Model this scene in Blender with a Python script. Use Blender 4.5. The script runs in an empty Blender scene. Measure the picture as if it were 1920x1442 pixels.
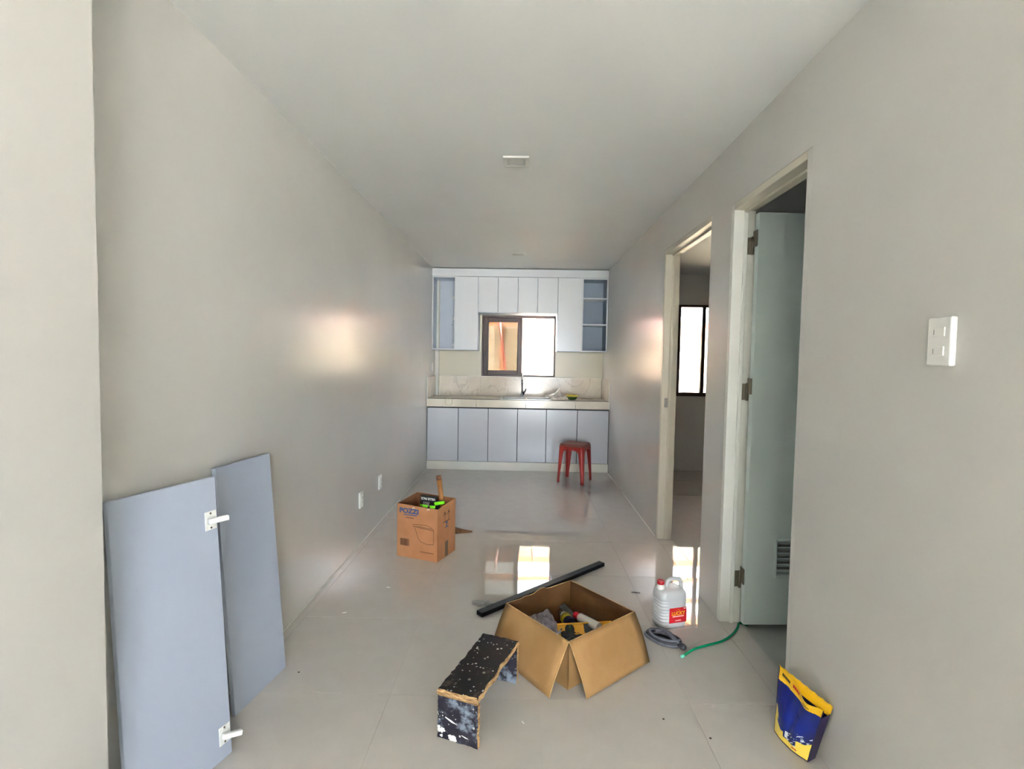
import bpy, bmesh, math, random
from mathutils import Vector, Matrix, Euler, noise

random.seed(7)
sc = bpy.context.scene
col = sc.collection
PI = math.pi

# ------------------------------------------------------------------ camera
F_PX, PITCH, YAW, ROLL, HC = 963.69, 0.0492, -0.0199, 0.0170, 1.3607
cam = bpy.data.objects.new('camera', bpy.data.cameras.new('camera'))
col.objects.link(cam)
_f = Vector((math.sin(YAW) * math.cos(PITCH), math.cos(YAW) * math.cos(PITCH), -math.sin(PITCH)))
_r = Vector((math.cos(YAW), -math.sin(YAW), 0))
_u = _r.cross(_f)
_r2 = _r * math.cos(ROLL) + _u * math.sin(ROLL)
_u2 = -_r * math.sin(ROLL) + _u * math.cos(ROLL)
cam.matrix_world = Matrix(((_r2.x, _u2.x, -_f.x, 0), (_r2.y, _u2.y, -_f.y, 0), (_r2.z, _u2.z, -_f.z, HC), (0, 0, 0, 1)))
cam.data.sensor_fit = 'HORIZONTAL'
cam.data.sensor_width = 36.0
cam.data.lens = F_PX / 1920.0 * 36.0
cam.data.clip_start = 0.02
sc.camera = cam

# ------------------------------------------------------------------ light
SKY = 9.0
SUN = 560.0
w = bpy.data.worlds.new('sky')
sc.world = w
w.use_nodes = True
w.node_tree.nodes['Background'].inputs[0].default_value = (0.79, 0.895, 1.0, 1)
w.node_tree.nodes['Background'].inputs[1].default_value = SKY
sc.view_settings.view_transform = 'Standard'
sc.view_settings.look = 'None'
sc.view_settings.gamma = 1.0
sc.view_settings.use_curve_mapping = False
sc.view_settings.exposure = 1.97
sc.cycles.max_bounces = 7
sc.cycles.diffuse_bounces = 5
sc.cycles.glossy_bounces = 3
sc.cycles.caustics_reflective = False
sc.cycles.caustics_refractive = False
sc.cycles.transparent_max_bounces = 6
sc.cycles.sample_clamp_indirect = 20.0


sun = bpy.data.objects.new('sun', bpy.data.lights.new('sun', 'SUN'))
col.objects.link(sun)
sun.data.energy = SUN
sun.data.angle = math.radians(1.5)
sun.data.color = (1.0, .985, .96)
sun.rotation_euler = Vector((-.15, -.38, -1.0)).to_track_quat('-Z', 'Y').to_euler()


def portal(name, loc, rot, sx, sy):
    l = bpy.data.lights.new(name, 'AREA')
    l.shape = 'RECTANGLE'
    l.size, l.size_y = sx, sy
    l.cycles.is_portal = True
    o = bpy.data.objects.new(name, l)
    col.objects.link(o)
    o.location, o.rotation_euler = loc, rot
    return o


Y_FRONT = -5.6
OX0, OX1 = -.10, .80
FW = (1.05, 2.45, .45, 2.25)
LX1, LY1 = 2.60, .75      # the front room is wider to the right of the passage
portal('front_door_daylight', ((OX0 + OX1) / 2, Y_FRONT - .02, 1.12), (PI / 2, 0, 0), OX1 - OX0, 2.2)
portal('front_window_daylight', ((FW[0] + FW[1]) / 2, Y_FRONT - .02, 1.35), (PI / 2, 0, 0), FW[1] - FW[0], 1.8)
portal('kitchen_window_daylight', (-.055, 6.97, 1.53), (-PI / 2, 0, 0), .95, .8)
portal('bedroom_window_daylight', (2.51, 6.62, 1.5), (-PI / 2, 0, 0), 1.2, 1.13)


# ------------------------------------------------------------------ materials
def lin(c):
    return tuple(((v / 255) / 12.92 if v / 255 <= .04045 else ((v / 255 + .055) / 1.055) ** 2.4) for v in c) + (1,)


def mat(name, rgb, rough=.5, metal=0, spec=.5, var=0, vscale=4, bump=0, bscale=200, rgb2=None, trans=0, alpha=1, ior=1.5, stretch=None, coat=0):
    m = bpy.data.materials.new(name)
    m.use_nodes = True
    nt = m.node_tree
    b = nt.nodes['Principled BSDF']
    b.inputs['Base Color'].default_value = lin(rgb)
    b.inputs['Roughness'].default_value = rough
    b.inputs['Metallic'].default_value = metal
    b.inputs['Specular IOR Level'].default_value = spec
    b.inputs['IOR'].default_value = ior
    b.inputs['Transmission Weight'].default_value = trans
    b.inputs['Alpha'].default_value = alpha
    b.inputs['Coat Weight'].default_value = coat
    m.diffuse_color = lin(rgb)
    if var or rgb2 or bump:
        tc = nt.nodes.new('ShaderNodeTexCoord')
        mp = nt.nodes.new('ShaderNodeMapping')
        nt.links.new(tc.outputs['Object'], mp.inputs[0])
        if stretch:
            mp.inputs['Scale'].default_value = stretch
    if var or rgb2:
        n = nt.nodes.new('ShaderNodeTexNoise')
        n.inputs['Scale'].default_value = vscale
        n.inputs['Detail'].default_value = 5
        nt.links.new(mp.outputs[0], n.inputs[0])
        r = nt.nodes.new('ShaderNodeValToRGB')
        c1 = rgb2 or tuple(max(0, v - var) for v in rgb)
        c2 = rgb if rgb2 else tuple(min(255, v + var) for v in rgb)
        r.color_ramp.elements[0].color, r.color_ramp.elements[1].color = lin(c1), lin(c2)
        r.color_ramp.elements[0].position, r.color_ramp.elements[1].position = .35, .65
        nt.links.new(n.outputs[0], r.inputs[0])
        nt.links.new(r.outputs[0], b.inputs['Base Color'])
    if bump:
        n2 = nt.nodes.new('ShaderNodeTexNoise')
        n2.inputs['Scale'].default_value = bscale
        n2.inputs['Detail'].default_value = 3
        nt.links.new(mp.outputs[0], n2.inputs[0])
        bp = nt.nodes.new('ShaderNodeBump')
        bp.inputs['Strength'].default_value = bump
        bp.inputs['Distance'].default_value = .002
        nt.links.new(n2.outputs[0], bp.inputs['Height'])
        nt.links.new(bp.outputs[0], b.inputs['Normal'])
    return m


M = {}
M['wall'] = mat('wall_paint', (207, 205, 200), .24, spec=.36, var=3, vscale=1.3, bump=.05, bscale=60)
M['wall_end'] = mat('wall_paint_cream', (226, 219, 197), .3, spec=.5, var=3, vscale=1.5, bump=.05, bscale=60)
M['ceiling'] = mat('ceiling_paint', (223, 224, 223), .6, var=2, vscale=1.2, bump=.04, bscale=80)
M['tile'] = mat('polished_tile', (200, 194, 187), .03, spec=.5, var=2, vscale=9, bump=.003, bscale=7)
M['grout'] = mat('grout', (192, 186, 178), .7)
M['bathtile'] = mat('bath_tile', (178, 182, 174), .35, var=4, vscale=8)
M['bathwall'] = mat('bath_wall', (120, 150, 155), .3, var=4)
M['frame'] = mat('door_frame_paint', (208, 201, 184), .35, var=1, vscale=5)
M['frame_white'] = mat('door_frame_white', (226, 226, 218), .35, var=1, vscale=3)
M['slab'] = mat('door_leaf_paint', (216, 228, 224), .3, var=2, vscale=3)
M['steel_dull'] = mat('dull_steel', (136, 128, 114), .35, metal=.9)
M['chrome'] = mat('chrome', (220, 220, 222), .12, metal=1)
M['sinksteel'] = mat('sink_steel', (205, 205, 205), .2, metal=1)
M['white'] = mat('white_plastic', (235, 235, 230), .3)
M['cab'] = mat('cabinet_laminate', (242, 245, 247), .22, var=1, vscale=2)
M['cab_base'] = mat('base_cabinet_laminate', (209, 211, 217), .2, var=1, vscale=2)
M['cab_in'] = mat('cabinet_inside', (206, 213, 224), .45)
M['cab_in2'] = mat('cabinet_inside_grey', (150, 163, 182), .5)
M['cab_edge'] = mat('cabinet_edge_band', (232, 234, 236), .35)
M['gap'] = mat('dark_gap', (60, 58, 56), .8)
M['plinth'] = mat('plinth_paint', (234, 232, 222), .4, var=3)
M['marble'] = mat('marble_tile', (206, 195, 177), .15, spec=.4, var=9, vscale=3.5)
M['marble_edge'] = mat('marble_edge', (222, 212, 192), .15, var=6, vscale=5)
M['win'] = mat('window_frame_brown', (46, 20, 16), .35, spec=.25)
M['bglass'] = mat('bronze_glass', (255, 255, 255), .02, ior=1.5)
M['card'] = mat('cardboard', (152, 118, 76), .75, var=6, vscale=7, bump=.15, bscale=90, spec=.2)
M['card_in_shaded'] = mat('cardboard_inner_shaded', (80, 53, 30), .85, var=6, vscale=7, spec=.2)  # cardboard darkened in colour for the shade inside the open carton
M['card_edge'] = mat('cardboard_edge', (205, 170, 120), .85, var=12, vscale=60, spec=.2)
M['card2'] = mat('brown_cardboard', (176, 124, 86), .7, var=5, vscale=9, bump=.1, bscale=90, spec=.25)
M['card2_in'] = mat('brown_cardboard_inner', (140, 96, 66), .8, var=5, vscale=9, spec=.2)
M['ink'] = mat('brown_ink', (92, 58, 38), .7)
M['inkblue'] = mat('blue_ink', (62, 84, 128), .7)
M['inkblack'] = mat('black_ink', (34, 32, 34), .6)
M['red'] = mat('stool_red', (160, 42, 36), .32, var=10, vscale=12)
M['red_dusty'] = mat('stool_seat_dusty', (128, 78, 62), .5, rgb2=(140, 56, 46), vscale=9)
M['black'] = mat('black_paint', (21, 21, 24), .55, var=5, vscale=30, spec=.25)
M['woodedge'] = mat('plywood_edge', (196, 160, 112), .85, rgb2=(120, 88, 56), vscale=35, stretch=(1, 1, 6), bump=.4, bscale=120)
M['handle'] = mat('wood_handle', (170, 118, 58), .5, rgb2=(140, 92, 44), vscale=20, stretch=(1, 1, .1))
M['handle_end'] = mat('wood_handle_end', (120, 80, 52), .7, var=10, vscale=60)
M['leaf'] = mat('brown_scrap', (120, 82, 48), .8, var=16, vscale=30)
M['jug'] = mat('jug_plastic', (214, 214, 214), .32, var=2, vscale=6)
M['cap_red'] = mat('cap_red', (188, 20, 34), .35)
M['label_red'] = mat('label_red', (205, 22, 40), .4)
M['yellow'] = mat('print_yellow', (236, 190, 40), .4)
M['pinkwhite'] = mat('print_pale', (245, 205, 200), .45)
M['hose'] = mat('green_hose', (8, 138, 92), .25, spec=.6)
M['hose_end'] = mat('hose_cut_end', (120, 230, 205), .4)
M['cord'] = mat('grey_cord', (104, 104, 112), .5, var=10, vscale=30)
M['cord_dark'] = mat('dark_cord', (66, 64, 68), .5, var=8, vscale=30)
M['bag_y'] = mat('pouch_yellow', (240, 188, 30), .3, spec=.5)
M['bag_y2'] = mat('pouch_pale_yellow', (250, 222, 92), .3)
M['bag_b'] = mat('pouch_blue', (14, 26, 92), .3, rgb2=(10, 28, 118), vscale=14, spec=.5)
M['bag_w'] = mat('pouch_white', (224, 228, 232), .35)
M['bag_d'] = mat('pouch_seam', (38, 28, 60), .4)
M['level_y'] = mat('level_yellow', (226, 158, 26), .4)
M['tube_w'] = mat('tube_white', (224, 220, 214), .4)
M['silver'] = mat('silver_can', (200, 196, 190), .25, metal=.9)
M['olive'] = mat('label_olive', (170, 150, 30), .5)
M['navy'] = mat('label_navy', (22, 26, 66), .5)
M['paper'] = mat('crumpled_paper', (186, 178, 186), .7, var=16, vscale=40)
M['greytool'] = mat('grey_metal', (112, 112, 110), .45, metal=.6, var=12, vscale=40)
M['darkcloth'] = mat('dark_cloth', (44, 40, 40), .9, var=10, vscale=30)
M['neon'] = mat('neon_green', (122, 232, 26), .35)
M['bowl_g'] = mat('bowl_green', (44, 78, 26), .4, var=8, vscale=20)
M['bowl_y'] = mat('bowl_yellow', (206, 186, 60), .5, var=6)
M['wire'] = mat('cream_wire', (186, 172, 120), .5)
M['dlgrey'] = mat('downlight_reflector', (170, 168, 166), .35, metal=.3)
M['dlpanel'] = mat('downlight_diffuser', (196, 194, 190), .5)
M['ply'] = mat('plywood_sheet', (132, 125, 113), .75, rgb2=(118, 110, 96), vscale=3, stretch=(6, 6, .6))
M['lumber'] = mat('lumber', (150, 96, 58), .75, rgb2=(122, 74, 42), vscale=6, stretch=(.4, 4, 4))
M['pinkpole'] = mat('red_oxide_steel', (132, 60, 54), .5, var=8)
M['conc'] = mat('outdoor_concrete', (198, 194, 186), .85, var=10, vscale=2)
M['scrap_w'] = mat('white_scrap', (232, 230, 224), .5)
M['scrap_d'] = mat('dark_scrap', (70, 62, 54), .8)
M['board'] = mat('board_laminate', (168, 177, 194), .28, var=1, vscale=2)
M['board_edge'] = mat('board_edge_band', (176, 184, 200), .4)


def tinted_glass(m, tint):
    nt = m.node_tree
    b = nt.nodes['Principled BSDF']
    out = nt.nodes['Material Output']
    tr = nt.nodes.new('ShaderNodeBsdfTransparent')
    tr.inputs[0].default_value = tint
    gl = nt.nodes.new('ShaderNodeBsdfGlossy')
    gl.inputs['Roughness'].default_value = .02
    fr = nt.nodes.new('ShaderNodeFresnel')
    fr.inputs[0].default_value = 1.5
    mx = nt.nodes.new('ShaderNodeMixShader')
    nt.links.new(fr.outputs[0], mx.inputs[0])
    nt.links.new(tr.outputs[0], mx.inputs[1])
    nt.links.new(gl.outputs[0], mx.inputs[2])
    nt.links.new(mx.outputs[0], out.inputs[0])


tinted_glass(M['bglass'], (.50, .485, .46, 1))
M['clear'] = mat('clear_film', (240, 240, 240), .1)
tinted_glass(M['clear'], (.86, .86, .85, 1))
M['film'] = mat('thin_plastic_film', (225, 222, 215), .3, alpha=.5)


def splatter(name, base, base2, smear, amount):
    m = mat(name, base, .62, rgb2=base2, vscale=16, spec=.2)
    nt = m.node_tree
    b = nt.nodes['Principled BSDF']
    src = b.inputs['Base Color'].links[0].from_socket
    tc = nt.nodes.new('ShaderNodeTexCoord')
    v = nt.nodes.new('ShaderNodeTexVoronoi')
    v.inputs['Scale'].default_value = 75
    n = nt.nodes.new('ShaderNodeTexNoise')
    n.inputs['Scale'].default_value = 14
    n.inputs['Detail'].default_value = 6
    for k in (v, n):
        nt.links.new(tc.outputs['Object'], k.inputs['Vector'])
    lt = nt.nodes.new('ShaderNodeMath'); lt.operation = 'LESS_THAN'
    sp_ = nt.nodes.new('ShaderNodeSeparateColor')
    nt.links.new(v.outputs['Color'], sp_.inputs[0])
    pw = nt.nodes.new('ShaderNodeMath'); pw.operation = 'POWER'; pw.inputs[1].default_value = 2.2
    nt.links.new(sp_.outputs[0], pw.inputs[0])
    sm = nt.nodes.new('ShaderNodeMath'); sm.operation = 'MULTIPLY'; sm.inputs[1].default_value = .42
    nt.links.new(pw.outputs[0], sm.inputs[0])
    nt.links.new(sm.outputs[0], lt.inputs[1])
    nt.links.new(v.outputs['Distance'], lt.inputs[0])
    gt = nt.nodes.new('ShaderNodeMath'); gt.operation = 'GREATER_THAN'
    gt.inputs[1].default_value = .47
    nt.links.new(n.outputs[0], gt.inputs[0])
    mu = nt.nodes.new('ShaderNodeMath'); mu.operation = 'MULTIPLY'
    nt.links.new(lt.outputs[0], mu.inputs[0]); nt.links.new(gt.outputs[0], mu.inputs[1])
    mx = nt.nodes.new('ShaderNodeMixRGB')
    nt.links.new(mu.outputs[0], mx.inputs[0])
    nt.links.new(src, mx.inputs[1])
    mx.inputs[2].default_value = lin((190, 186, 180))
    n3 = nt.nodes.new('ShaderNodeTexNoise')
    n3.inputs['Scale'].default_value = 11
    n3.inputs['Detail'].default_value = 8
    n3.inputs['Roughness'].default_value = .7
    mp = nt.nodes.new('ShaderNodeMapping'); mp.inputs['Location'].default_value = (3, 1, 2)
    nt.links.new(tc.outputs['Object'], mp.inputs[0]); nt.links.new(mp.outputs[0], n3.inputs['Vector'])
    r = nt.nodes.new('ShaderNodeValToRGB')
    r.color_ramp.elements[0].position = 1 - amount
    r.color_ramp.elements[1].position = 1 - amount + .1
    nt.links.new(n3.outputs[0], r.inputs[0])
    mx2 = nt.nodes.new('ShaderNodeMixRGB')
    nt.links.new(r.outputs[0], mx2.inputs[0])
    nt.links.new(mx.outputs[0], mx2.inputs[1])
    mx2.inputs[2].default_value = lin(smear)
    nt.links.new(mx2.outputs[0], b.inputs['Base Color'])
    return m


M['film_ply'] = splatter('film_faced_plywood', (24, 15, 15), (12, 9, 11), (74, 62, 54), .42)
M['film_ply_leg'] = splatter('film_faced_plywood_leg', (44, 42, 54), (28, 24, 34), (128, 138, 152), .50)

# marble veins
_nt = M['marble'].node_tree
_wv = _nt.nodes.new('ShaderNodeTexNoise'); _wv.inputs['Scale'].default_value = 1.6; _wv.inputs['Detail'].default_value = 9; _wv.inputs['Distortion'].default_value = 1.4
_tc = _nt.nodes.new('ShaderNodeTexCoord'); _nt.links.new(_tc.outputs['Object'], _wv.inputs['Vector'])
_rp = _nt.nodes.new('ShaderNodeValToRGB')
_rp.color_ramp.elements[0].position, _rp.color_ramp.elements[1].position = .49, .5
_rp.color_ramp.elements[0].color, _rp.color_ramp.elements[1].color = (0, 0, 0, 1), (.35, .35, .35, 1)
_e = _rp.color_ramp.elements.new(.515); _e.color = (0, 0, 0, 1)
_nt.links.new(_wv.outputs[0], _rp.inputs[0])
_mx = _nt.nodes.new('ShaderNodeMixRGB')
_b = _nt.nodes['Principled BSDF']
_nt.links.new(_b.inputs['Base Color'].links[0].from_socket, _mx.inputs[1])
_nt.links.new(_rp.outputs[0], _mx.inputs[0]); _mx.inputs[2].default_value = lin((120, 104, 84))
_nt.links.new(_mx.outputs[0], _b.inputs['Base Color'])


# ------------------------------------------------------------------ mesh helpers
def BM():
    return bmesh.new()


def box(bm, x0, x1, y0, y1, z0, z1, bev=0, seg=1, mi=0):
    v = [bm.verts.new(p) for p in ((x0, y0, z0), (x1, y0, z0), (x1, y1, z0), (x0, y1, z0), (x0, y0, z1), (x1, y0, z1), (x1, y1, z1), (x0, y1, z1))]
    fs = [bm.faces.new([v[i] for i in q]) for q in ((3, 2, 1, 0), (4, 5, 6, 7), (0, 1, 5, 4), (1, 2, 6, 5), (2, 3, 7, 6), (3, 0, 4, 7))]
    for f in fs:
        f.material_index = mi
    if bev:
        es = list({e for f in fs for e in f.edges})
        bmesh.ops.bevel(bm, geom=es, offset=bev, segments=seg, affect='EDGES', profile=.5)
    return fs


def tube(bm, pts, r, seg=10, cap=True, closed=False):
    pts = [Vector(p) for p in pts]
    n = len(pts)
    rr = r if isinstance(r, (list, tuple)) else [r] * n
    rings = []
    prev = None
    for i, p in enumerate(pts):
        a = pts[(i - 1) % n] if (closed or i > 0) else p
        b = pts[(i + 1) % n] if (closed or i < n - 1) else p
        t = (b - a).normalized()
        if prev is None:
            ref = Vector((0, 0, 1)) if abs(t.z) < .9 else Vector((1, 0, 0))
            x = t.cross(ref).normalized()
        else:
            x = (prev - t * prev.dot(t)).normalized()
        prev = x
        y = t.cross(x)
        rings.append([bm.verts.new(p + (x * math.cos(2 * PI * k / seg) + y * math.sin(2 * PI * k / seg)) * rr[i]) for k in range(seg)])
    for i in range(n if closed else n - 1):
        A, B = rings[i], rings[(i + 1) % n]
        for k in range(seg):
            f = bm.faces.new((A[k], A[(k + 1) % seg], B[(k + 1) % seg], B[k]))
            f.smooth = True
    if cap and not closed:
        bm.faces.new(rings[0][::-1]); bm.faces.new(rings[-1])


def loft(bm, rings, cap0=True, cap1=True, smooth=True, mi=0):
    R = [[bm.verts.new(p) for p in ring] for ring in rings]
    n = len(R[0])
    for A, B in zip(R, R[1:]):
        for k in range(n):
            f = bm.faces.new((A[k], A[(k + 1) % n], B[(k + 1) % n], B[k])); f.smooth = smooth; f.material_index = mi
    if cap0:
        bm.faces.new(R[0][::-1]).material_index = mi
    if cap1:
        bm.faces.new(R[-1]).material_index = mi
    return R


def lathe(bm, prof, seg=24, cap0=True, cap1=True, c=(0, 0, 0)):
    loft(bm, [[(c[0] + r * math.cos(2 * PI * k / seg), c[1] + r * math.sin(2 * PI * k / seg), c[2] + z) for k in range(seg)] for r, z in prof], cap0, cap1)


def prism(bm, poly, axis, a, b, mi_cap=0, mi_side=0):
    def P(p, d):
        return {'x': (d, p[0], p[1]), 'y': (p[0], d, p[1]), 'z': (p[0], p[1], d)}[axis]
    A = [bm.verts.new(P(p, a)) for p in poly]
    B = [bm.verts.new(P(p, b)) for p in poly]
    bm.faces.new(A[::-1]).material_index = mi_cap
    bm.faces.new(B).material_index = mi_cap
    n = len(poly)
    for k in range(n):
        bm.faces.new((A[k], A[(k + 1) % n], B[(k + 1) % n], B[k])).material_index = mi_side


def xform(bm, mtx):
    bmesh.ops.transform(bm, matrix=mtx, verts=bm.verts)


def obj(name, bm, m, parent=None, loc=None, rot=None):
    bmesh.ops.recalc_face_normals(bm, faces=bm.faces)
    me = bpy.data.meshes.new(name)
    bm.to_mesh(me); bm.free()
    for k in (m if isinstance(m, (list, tuple)) else [m]):
        me.materials.append(M[k] if isinstance(k, str) else k)
    o = bpy.data.objects.new(name, me)
    col.objects.link(o)
    if parent is not None:
        o.parent = parent
    if loc is not None:
        o.location = loc
    if rot is not None:
        o.rotation_euler = rot
    return o


def tag(o, label, cat, group=None, kind=None):
    o['label'] = label; o['category'] = cat
    if group: o['group'] = group
    if kind: o['kind'] = kind
    return o


def thing(name, label, cat, loc=(0, 0, 0), rotz=0, group=None, kind=None, rot=None):
    o = bpy.data.objects.new(name, None)
    o.empty_display_size = .1
    col.objects.link(o)
    o.location = loc
    o.rotation_euler = rot or (0, 0, rotz)
    return tag(o, label, cat, group, kind)


def dup(o, parent, loc=None, name=None):
    c = o.copy(); col.objects.link(c); c.parent = parent
    if loc is not None: c.location = loc
    return c


def bxo(name, m, parent, x0, x1, y0, y1, z0, z1, bev=0, seg=1):
    bm = BM(); box(bm, x0, x1, y0, y1, z0, z1, bev, seg)
    return obj(name, bm, m, parent)


def text_mesh(s, size, depth=.0004, bold=0):
    cu = bpy.data.curves.new('lettering', 'FONT')
    cu.body = s; cu.size = size; cu.extrude = depth; cu.offset = bold; cu.align_x = 'CENTER'; cu.align_y = 'CENTER'
    o = bpy.data.objects.new('lettering', cu); col.objects.link(o)
    dg = bpy.context.evaluated_depsgraph_get()
    me = bpy.data.meshes.new_from_object(o.evaluated_get(dg))
    bpy.data.objects.remove(o); bpy.data.curves.remove(cu)
    return me


def lettering(s, size, m, parent, mtx, sx=1, name='lettering', shear=0, bold=0):
    me = text_mesh(s, size, bold=bold)
    S = Matrix(((sx, shear, 0, 0), (0, 1, 0, 0), (0, 0, 1, 0), (0, 0, 0, 1)))
    me.transform(mtx @ S)
    me.materials.clear(); me.materials.append(M[m])
    o = bpy.data.objects.new(name, me); col.objects.link(o); o.parent = parent
    return o


# ------------------------------------------------------------------ room shell
XL, XR, H = -1.1545, 1.0571, 2.4936
XP = XL + .10            # pillar / front left wall face
YB = 6.80                # kitchen back wall face
WT = .11                 # partition thickness
BX1, BY0, BYB = 4.0, 2.78, 6.45
D1 = (1.960, 2.695, 2.165)   # bathroom rough opening (incl. frame)
D2 = (2.945, 3.945, 2.195)   # bedroom rough opening


def struct(name, bm, m, label, cat='wall', parent=None):
    o = obj(name, bm, m, parent)
    return tag(o, label, cat, kind='structure')


def wall_with_holes_x(bm, x0, x1, y0, y1, z1, holes, z0=0):
    ys = y0
    for a, b, zt in sorted(holes):
        box(bm, x0, x1, ys, a, z0, z1)
        box(bm, x0, x1, a, b, zt, z1)
        ys = b
    box(bm, x0, x1, ys, y1, z0, z1)


def wall_window_y(bm, x0, x1, y0, y1, z1, wx0, wx1, wz0, wz1, z0=0):
    box(bm, x0, wx0, y0, y1, z0, z1)
    box(bm, wx1, x1, y0, y1, z0, z1)
    box(bm, wx0, wx1, y0, y1, z0, wz0)
    box(bm, wx0, wx1, y0, y1, wz1, z1)


bm = BM(); box(bm, XL - .15, XL, 1.264, YB, 0, H)
struct('wall_left', bm, 'wall', 'long beige glossy-painted wall on the left behind the leaning boards')
bm = BM(); box(bm, XL - .15, XP, Y_FRONT, 1.264, 0, H, .004)
struct('wall_left_front', bm, 'wall', 'beige wall strip at the left edge, standing proud of the long wall')
bm = BM(); wall_with_holes_x(bm, XR, XR + WT, LY1, YB, H, [D1, D2])
struct('wall_right', bm, 'wall', 'beige painted wall on the right with two doorways')
KW = (-.545, .430, 1.130, 1.935)
bm = BM(); wall_window_y(bm, XL - .15, XR + WT, YB, YB + .15, H, *KW)
struct('wall_back', bm, 'wall_end', 'cream wall at the kitchen end around the brown window')
bm = BM(); wall_window_y(bm, XL - .15, .92, Y_FRONT - .15, Y_FRONT, H, OX0, OX1, .005, 2.2); wall_window_y(bm, .92, LX1 + .15, Y_FRONT - .15, Y_FRONT, H, *FW)
struct('wall_front', bm, 'wall', 'beige front wall behind the viewer with a doorway and a window')
BW = (1.915, 3.10, .936, 2.070)
bm = BM(); wall_window_y(bm, XR + WT, BX1 + .15, BYB, BYB + .15, H, *BW)
struct('wall_bedroom_back', bm, 'wall', 'bedroom end wall with the dark-framed window, seen through the far doorway')
bm = BM(); box(bm, BX1, BX1 + .15, BY0, BYB, 0, H)
struct('wall_bedroom_right', bm, 'wall', 'bedroom side wall facing the far doorway')
bm = BM(); box(bm, XR + WT, BX1 + .15, BY0 - .08, BY0, -.05, H)
struct('wall_bedroom_front', bm, 'wall', 'partition wall between the bedroom and the bathroom')
bm = BM(); box(bm, 2.45, 2.55, 1.0, BY0 - .08, -.05, H)
struct('wall_bathroom_right', bm, 'bathwall', 'grey-green bathroom wall behind the open door')
bm = BM(); box(bm, LX1, LX1 + .15, Y_FRONT, LY1, 0, H)
struct('wall_front_right', bm, 'wall', 'side wall of the front room behind the viewer')
bm = BM(); box(bm, XR + WT, LX1 + .15, LY1, LY1 + .1, -.05, H)
struct('wall_front_return', bm, 'wall', 'return wall of the front room beside the passage')
bm = BM(); box(bm, XR + WT, 2.55, .9, 1.0, -.05, H)
struct('wall_bathroom_front', bm, 'bathwall', 'grey-green bathroom wall nearest the viewer')
bm = BM(); box(bm, XL - .15, XR + WT, Y_FRONT - .15, YB + .15, H, H + .1); box(bm, XR + WT, LX1 + .15, Y_FRONT - .15, LY1 + .1, H, H + .1)
struct('ceiling', bm, 'ceiling', 'plain white ceiling with two square downlights', 'ceiling')
bm = BM(); box(bm, XR + WT, BX1 + .15, BY0 - .08, BYB + .15, H - .05, H + .1)
struct('ceiling_bedroom', bm, 'ceiling', 'bedroom ceiling seen through the far doorway', 'ceiling')
bm = BM(); box(bm, XR + WT, 2.55, .9, BY0 - .08, H, H + .1)
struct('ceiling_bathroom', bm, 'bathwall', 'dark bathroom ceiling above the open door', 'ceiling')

bm = BM(); box(bm, XL - .15, XR + WT, Y_FRONT - .15, YB + .15, -.1, -.0015); box(bm, XR + WT, LX1 + .15, Y_FRONT - .15, LY1 + .1, -.1, -.0015)
floor = struct('floor', bm, 'grout', 'glossy beige square-tiled floor of the long room', 'floor')
bm = BM(); box(bm, XR + WT, BX1 + .15, BY0, BYB + .15, -.1, -.0015)
floor_b = struct('floor_bedroom', bm, 'grout', 'glossy tiled bedroom floor reflecting the window', 'floor')
bm = BM(); box(bm, XR + WT - .002, 2.55, .9, BY0 - .08, -.1, -.02)
floor_w = struct('floor_bathroom', bm, 'bathtile', 'dull grey bathroom floor beyond the near doorway', 'floor')


def cuts(a, b, off, step=.6):
    k = math.ceil((a - off) / step + 1e-6)
    out = [a]
    while off + k * step < b - 1e-6:
        out.append(off + k * step); k += 1
    return out + [b]


tile_cache = {}


def lay_tiles(x0, x1, y0, y1, ox, oy, parent, skip=None):
    xs, ys = cuts(x0, x1, ox), cuts(y0, y1, oy)
    g = .0007
    for xa, xb in zip(xs, xs[1:]):
        for ya, yb in zip(ys, ys[1:]):
            W, D = round(xb - xa - 2 * g, 4), round(yb - ya - 2 * g, 4)
            if W < .01 or D < .01: continue
            if (W, D) not in tile_cache:
                b = BM(); box(b, -W / 2, W / 2, -D / 2, D / 2, -.008, 0, .0004)
                o = obj('tile', b, 'tile', parent); tile_cache[(W, D)] = o.data
            else:
                o = bpy.data.objects.new('tile', tile_cache[(W, D)]); col.objects.link(o); o.parent = parent
            o.location = ((xa + xb) / 2, (ya + yb) / 2, 0)
            o.rotation_euler = (random.gauss(0, .0011), random.gauss(0, .0008), 0)


lay_tiles(XL, XR, Y_FRONT, YB, .0891, 2.0014, floor)
lay_tiles(XR, LX1, Y_FRONT, LY1, .0891, 2.0014, floor)
lay_tiles(XR, XR + WT, 1.96, 2.695, .0891, 2.0014, floor)
lay_tiles(XR, XR + WT, 2.945, 3.945, .0891, 2.0014, floor)
lay_tiles(XR + WT, BX1, BY0, BYB, XR + .35, 2.0014 + .2, floor_b)

# grout beads along the foot of the walls
bm = BM(); box(bm, XL, XL + .006, 1.27, 6.19, .0008, .006, .002)
struct('trim_1', bm, 'plinth', 'thin white sealant line where the left wall meets the floor', 'trim')
bm = BM(); box(bm, XR - .006, XR, 3.96, 6.19, .0008, .006, .002)
struct('trim_2', bm, 'plinth', 'thin white sealant line at the right wall foot near the kitchen', 'trim')

# ------------------------------------------------------------------ doorways
d1 = thing('door_1', 'pale grey-green bathroom door standing open inward in its white frame', 'door', (XR, 2.66, 0), kind='structure')


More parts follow.
